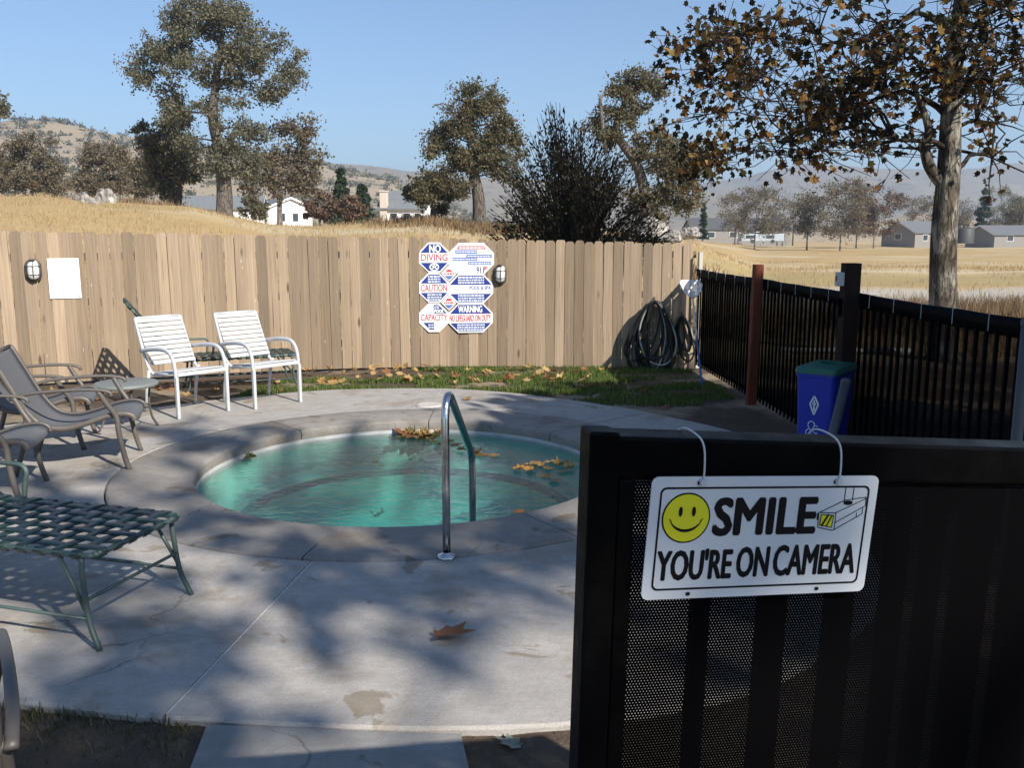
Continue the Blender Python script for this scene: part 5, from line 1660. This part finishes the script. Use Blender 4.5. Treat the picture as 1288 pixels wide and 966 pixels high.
# white trailer panels in front of the long low house
tw_ = thing('white_trailer', 'low white trailer parked before the long low house', 'trailer', P(957, 305, 180))
MB().bbox((0, 0, 1.0), (8.5, 2.4, 1.5), .15).build('body', M['roofBlue'], tw_)
for x in (-2, 2): MB().lathe([(.001, -.1), (.4, -.1), (.4, .1), (.001, .1)], 16).build('wheel', M['tank'], tw_).matrix_local = Matrix.Translation((x, -1.2, .25)) @ Matrix.Rotation(PI / 2, 4, 'X')
for x in (-2.5, 1.5): MB().box((x, -1.22, 1.15), (1.6, .05, .6)).build('window', M['glass'], tw_)
tk = thing('water_tank', 'dark round tank just right of the sycamore trunk', 'tank', P(1212, 306, 150))
MB().lathe([(1.5, 0), (1.5, 2.2), (1.3, 2.5), (.001, 2.7)], 32).build('shell', M['tank'], tk, True)
MB().lathe([(.3, 2.6), (.3, 2.85), (.001, 2.9)], 16).build('hatch', M['tank'], tk, True)
up_p = thing('utility_pole', 'thin wooden utility pole among the bare field trees', 'pole', P(997, 306, 190))
MB().tube([(0, 0, -.5), (0, 0, 10.5)], [.16, .10], 8).build('pole', M['greybark'], up_p, True)
MB().box((0, -.12, 9.6), (2.2, .1, .12)).build('crossarm', M['greybark'], up_p)

def boulder(label, px, py, Y, w, h, seed, rz=0, group=None):
    bm = bmesh.new(); bmesh.ops.create_icosphere(bm, subdivisions=4, radius=1)
    for v_ in bm.verts:
        d_ = v_.co.normalized()
        n_ = 1 + .30 * noise.fractal(d_ * 1.3 + Vector((seed, 0, 0)), .9, 2, 4) + .12 * noise.cell(d_ * 2.2 + Vector((seed, 2, 0)))
        v_.co = Vector((d_.x * w / 2 * n_, d_.y * w * .4 * n_, d_.z * h * .62 * n_))
    me = bpy.data.meshes.new('boulder'); bm.to_mesh(me); bm.free()
    o = link('boulder', me, M['rock']); p_ = P(px, py, Y)
    o.location = (p_.x, p_.y, p_.z); o.rotation_euler = (0, 0, R(rz))
    return tag(o, label, 'boulder', group)
boulder('dark flat boulder at the left of the rock pile in the dry grass', 106, 256, 46, 1.0, .75, 1, 10, 'boulders in the dry grass')
boulder('tall leaning boulder at the right of the rock pile in the dry grass', 133, 252, 46.5, 1.0, 1.0, 2, 40, 'boulders in the dry grass')
boulder('small pale boulder low in front of the rock pile', 118, 260, 45, .8, .5, 3, 0, 'boulders in the dry grass')
boulder('large pale boulder behind the fence right of the dark shrub', 818, 293, 30, 1.15, .75, 4, 20, 'boulders right of the shrub')
boulder('flat pale boulder far right of the dark shrub', 868, 293, 33, .8, .35, 5, 0, 'boulders right of the shrub')
boulder('rounded grey boulder between the shrub and the flat boulder', 846, 298, 31, .6, .4, 6, 0, 'boulders right of the shrub')
wb = thing('white_pipe', 'white horizontal pipe rail seen through the picket fence fabric', 'pipe', P(1040, 440, 13.6))
MB().tube([(-.75, 0, 0), (1.35, .05, -.02)], .04, 10).build('pipe', M['plastwhite'], wb, True)
for x in (-.6, .3, 1.2): MB().bbox((x, .02, -.12), (.05, .05, .26 if False else .3), .005).build('stand', M['plastwhite'], wb)

# ------------------------------------------------------------------ grasses
def blades(name, label, pts, hmin, hmax, w, mat, seed, lean=.35, cat=None):
    rg = np.random.default_rng(seed)
    n = len(pts)
    a_ = rg.uniform(0, 2 * PI, n); d_ = np.stack([np.cos(a_), np.sin(a_), np.zeros(n)], 1)
    h_ = rg.uniform(hmin, hmax, n)[:, None]; ln = rg.uniform(0, lean, n)[:, None] * h_
    l_a = a_ + rg.normal(size=n) * 1.2 + PI / 2; ld = np.stack([np.cos(l_a), np.sin(l_a), np.zeros(n)], 1)
    up_v = np.array([0, 0, 1.0])
    p0, p1 = pts - d_ * w, pts + d_ * w
    m0, m1 = pts - d_ * w * .7 + ld * ln * .4 + up_v * h_ * .6, pts + d_ * w * .7 + ld * ln * .4 + up_v * h_ * .6
    tp_ = pts + ld * ln + up_v * h_
    v_ = np.stack([p0, p1, m1, m0, tp_], 1).reshape(-1, 3)
    i_ = np.arange(n)[:, None] * 5
    f_ = np.concatenate([i_ + np.array([0, 1, 2]), i_ + np.array([0, 2, 3]), i_ + np.array([3, 2, 4])])
    return tag(link(name, np_mesh(name, v_, f_), mat), label, kind='stuff')
def onground(x, y): return np.stack([x, y, hgt(x, y) - .005], 1)
rg = np.random.default_rng(55)
# green strip between the deck and the board fence
xs_ = rg.uniform(-3.0, 2.4, 60000); ys_ = rg.uniform(9.0, 12.1, 60000)
d_deck = np.hypot(xs_ - PC.x, ys_ - PC.y) - np.interp(np.arctan2(ys_ - PC.y, xs_ - PC.x), ea3, er3)
fy = np.interp(xs_, [q_.x for q_ in _sp], [q_.y for q_ in _sp])
den = np.array([noise.fractal(Vector((x * .9, y * 1.6, 4.0)), 1, 2, 3) for x, y in zip(xs_, ys_)])
yfrac = (ys_ - 9) / 3
keep = (d_deck > .015) & (ys_ < fy - .05) & (den + .30 - .5 * np.clip(-xs_ - 1.0, 0, 1.2) * (ys_ > 10.3) > 0.05 + .25 * (xs_ > 1.3))
blades('grass', 'short green grass strip between the deck and the board fence', onground(xs_[keep], ys_[keep])[:26000], .02, .075, .005, M['grass'], 1)
# weeds along the near deck edge
xs_ = rg.uniform(-2.4, -.95, 9000); ys_ = rg.uniform(2.4, 3.5, 9000)
d_deck = np.hypot(xs_ - PC.x, ys_ - PC.y) - np.interp(np.arctan2(ys_ - PC.y, xs_ - PC.x), ea3, er3)
keep = (d_deck > -.01) & (rg.uniform(size=9000) < np.exp(-d_deck * 9) * 1.1) & (xs_ < G(262, 907).x - .02)
blades('weeds', 'dry green weeds along the near deck edge at the bottom left', onground(xs_[keep], ys_[keep]), .012, .05, .0028, M['weed'], 2, .9)
# dry field
n_ = 60000
yy_ = 13.2 * (75 / 13.2) ** rg.uniform(size=n_); xx_ = yy_ * rg.uniform(-.66, .66, n_)
dn = np.array([noise.noise(Vector((x * .25, y * .25, 2.0))) for x, y in zip(xx_, yy_)])
kp = (dn > -.25) & ~((xx_ > 4) & (yy_ > 20) & (yy_ < 46) & (rg.uniform(size=n_) < .85))
blades('dry_grass', 'golden dry grass covering the field beyond the fences', onground(xx_[kp], yy_[kp]), .05, .26, .011, M['drygrass'], 3, .7)
xx_ = rg.uniform(6.4, 12, 9000); yy_ = rg.normal(17.6, .7, 9000) + (xx_ - 8) * .15
blades('dry_reeds', 'tall brown dry reeds behind the sycamore trunk at the right', onground(xx_, yy_), .25, .7, .008, M['reed'], 4, .5)
# dark brush at the foot of the centre oak and the boulders
xx_ = []; 
for px_, Y_, sp_, m_ in ((540, 47, 1.6, 1500), (590, 44, 1.6, 1200), (620, 42, 1.4, 1200), (200, 58, 2.2, 1500), (840, 29, 1.2, 1200), (155, 52, 1.4, 700)):
    q_ = base_at(px_, Y_)
    xx_.append(np.stack([rg.normal(q_.x, sp_, m_), rg.normal(q_.y, sp_, m_)], 1))
xx_ = np.concatenate(xx_)
blades('brush', 'brown brush at the feet of the field trees', onground(xx_[:, 0], xx_[:, 1]), .12, .5, .02, M['reed'], 5, .8)
# shrubs sprinkled over the near hill
rg = np.random.default_rng(8)
dgm = hill_near.data
co = np.zeros(len(dgm.vertices) * 3, np.float32); dgm.vertices.foreach_get('co', co); co = co.reshape(-1, 3)
cand = co[(co[:, 2] > 5) & (co[:, 1] < 640) & (co[:, 0] / co[:, 1] > -.72) & (co[:, 0] / co[:, 1] < 0)]
pk_ = cand[rg.integers(0, len(cand), 1000)] + rg.normal(size=(1000, 3)) * np.array([4, 4, 0])
cs_ = np.concatenate([p_ + rg.normal(size=(26, 3)) * np.array([1.5, 1.5, .9]) * rg.uniform(.6, 1.5) + np.array([0, 0, 1.0]) for p_ in pk_])
hs = leaf_cloud('hill_shrubs', cs_, 1.5, rg, M['oakleaf'], None, 1.2)
tag(hs, 'scattered shrubs and small oaks covering the far left hill', kind='stuff')

# ------------------------------------------------------------------ fallen leaves
big = link('fallen_leaf', lobed_mesh('fallen_leaf', .22, .28, 5), M['leafbrown'])
pb = G(561, 805); big.location = pb + Vector((0, 0, .022)); big.rotation_euler = (R(7), R(-4), R(-98)); big.scale = (.92, 1.15, 1)
tag(big, 'large curled rust-brown leaf lying alone on the near deck', 'leaf')
gl_ = link('fallen_leaf', lobed_mesh('fallen_leaf', .13, .25, 6), M['leafgreen'])
pb = G(646, 944, -.05); gl_.location = pb + Vector((0, 0, .02)); gl_.rotation_euler = (R(5), R(4), R(70)); gl_.scale = (.8, 1, 1)
tag(gl_, 'grey-green leaf on the dark soil by the gate', 'leaf')
rg_ = random.Random(12)
lmesh = {k: [lobed_mesh('fallen_leaf', s_, c_, i) for i, (s_, c_) in enumerate(((.17, .3), (.14, .6), (.19, .15), (.15, .9)))] for k in ('leaftan', 'leafbrown', 'leafgold', 'leafolive')}
for k, ms in lmesh.items():
    for m_ in ms: m_.materials.append(M[k])
def drop(px, py, z, kind, label, group, lift=.012, flatn=.12, sc=1.0):
    o = link('fallen_leaf', rg_.choice(lmesh[kind]))
    p_ = G(px, py, z)
    o.location = p_ + Vector((0, 0, lift))
    o.rotation_euler = (rg_.gauss(0, flatn), rg_.gauss(0, flatn), rg_.uniform(0, 2 * PI))
    s_ = sc * rg_.uniform(.7, 1.15); o.scale = (s_ * rg_.uniform(.8, 1), s_, s_)
    return tag(o, label, 'leaf', group)
WZ = -.11
for k in range(40):
    drop(rg_.uniform(503, 560), 546.5 + abs(rg_.gauss(0, 2.6)), WZ, rg_.choice(['leafgold', 'leafbrown', 'leafolive', 'leaftan']), 'wet leaf in the heap floating against the far wall of the hot tub', 'leaf heap at the far tub wall', .006 + .012 * rg_.random(), .25)
for px, py in ((546, 556), (552, 561), (575, 560), (578, 567), (604, 573), (600, 570), (620, 574), (590, 566), (566, 556), (560, 567)):
    drop(px, py, WZ, 'leafgold', 'golden leaf floating on the water just below the far leaf heap', 'golden leaves by the heap', .004, .06)
for px, py in ((680, 587), (690, 590), (702, 586), (714, 590), (722, 586), (688, 600), (696, 606), (668, 592), (650, 591), (675, 584), (709, 594), (697, 582), (662, 587), (716, 583)):
    drop(px, py, WZ, rg_.choice(['leafgold', 'leaftan']), 'tan leaf in the cluster floating at the right side of the hot tub', 'leaf cluster at the right of the tub', .004, .08)
drop(655, 645, WZ, 'leafbrown', 'brown leaf floating by the near right coping joint', None, .004, .05)
drop(255, 600, WZ, 'leafgold', 'small yellow leaf floating at the left rim of the hot tub', None, .006, .3, .7)
for px, py in ((310, 578), (318, 576)): drop(px, py, WZ, 'leafolive', 'olive leaf floating near the left rim of the hot tub', 'olive leaves at the left rim', .004, .05, 1.1)
# sunk leaves on the bench and floor
for px, py in ((405, 577), (385, 580), (372, 583), (470, 585), (478, 588), (440, 588), (455, 583), (400, 575)): drop(px, py, -.37, rg_.choice(['leafbrown', 'leafolive']), 'brown leaf sunk on the far bench of the hot tub', 'sunk leaves on the far bench', .008, .08, 1.1)
for px, py in ((485, 629), (478, 650), (520, 640), (455, 648), (545, 615)): drop(px, py, -.80, 'leafolive', 'dark leaf sunk on the floor of the hot tub', 'sunk leaves on the tub floor', .012, .08, 1.2)
drop(588, 503, .004, 'leaftan', 'yellow leaf on the shaded far deck beside the handrail top', None, .01, .1)
# leaves in the grass strip
lab_t, lab_b = 'tan leaf lying in the grass strip along the board fence', 'brown leaf lying in the grass strip along the board fence'
for k in range(90):
    px = rg_.uniform(380, 760)
    py = rg_.uniform(463, 486) + max(0, (px - 640) * .05)
    w_ = G(px, py, -.06)
    if math.hypot(w_.x - PC.x, w_.y - PC.y) < redge(math.atan2(w_.y - PC.y, w_.x - PC.x)) + .1: continue
    t_ = rg_.random() < .72
    drop(px, py, -.06, 'leaftan' if t_ else 'leafbrown', lab_t if t_ else lab_b, 'tan leaves in the grass strip' if t_ else 'brown leaves in the grass strip', .045, .35)
for k in range(34):
    px = rg_.uniform(30, 370); py = rg_.uniform(482, 508) + (370 - px) * .03
    w_ = G(px, py, -.06)
    if math.hypot(w_.x - PC.x, w_.y - PC.y) < redge(math.atan2(w_.y - PC.y, w_.x - PC.x)) + .1: continue
    drop(px, py, -.06, 'leaftan' if k % 2 else 'leafbrown', 'dry leaf on the bare soil behind the chairs', 'leaves on the soil behind the chairs', .03, .4)
for k in range(10):
    px, py = rg_.uniform(770, 880), rg_.uniform(482, 520)
    drop(px, py, -.05, 'leafbrown', 'brown leaf on the shaded soil in the fence corner', 'leaves in the fence corner', .02, .3, .8)
for px, py in ((222, 905), (215, 912), (180, 900), (228, 918)): drop(px, py, -.05, 'leaftan', 'small pale leaf among the weeds at the bottom left', 'leaves among the weeds', .03, .5, .42)

# ------------------------------------------------------------------ air
t = NT('pale_air')
pv = t.n('VolumePrincipled')
pv.inputs['Color'].default_value = (.66, .81, 1.0, 1)
pv.inputs['Density'].default_value = .00038
pv.inputs['Anisotropy'].default_value = .2
hz = MB().box((0, 1600, 125), (9200, 4400, 270)).build('haze', t.done(None, pv.outputs[0]))
tag(hz, 'thin pale haze filling the valley air', kind='stuff')
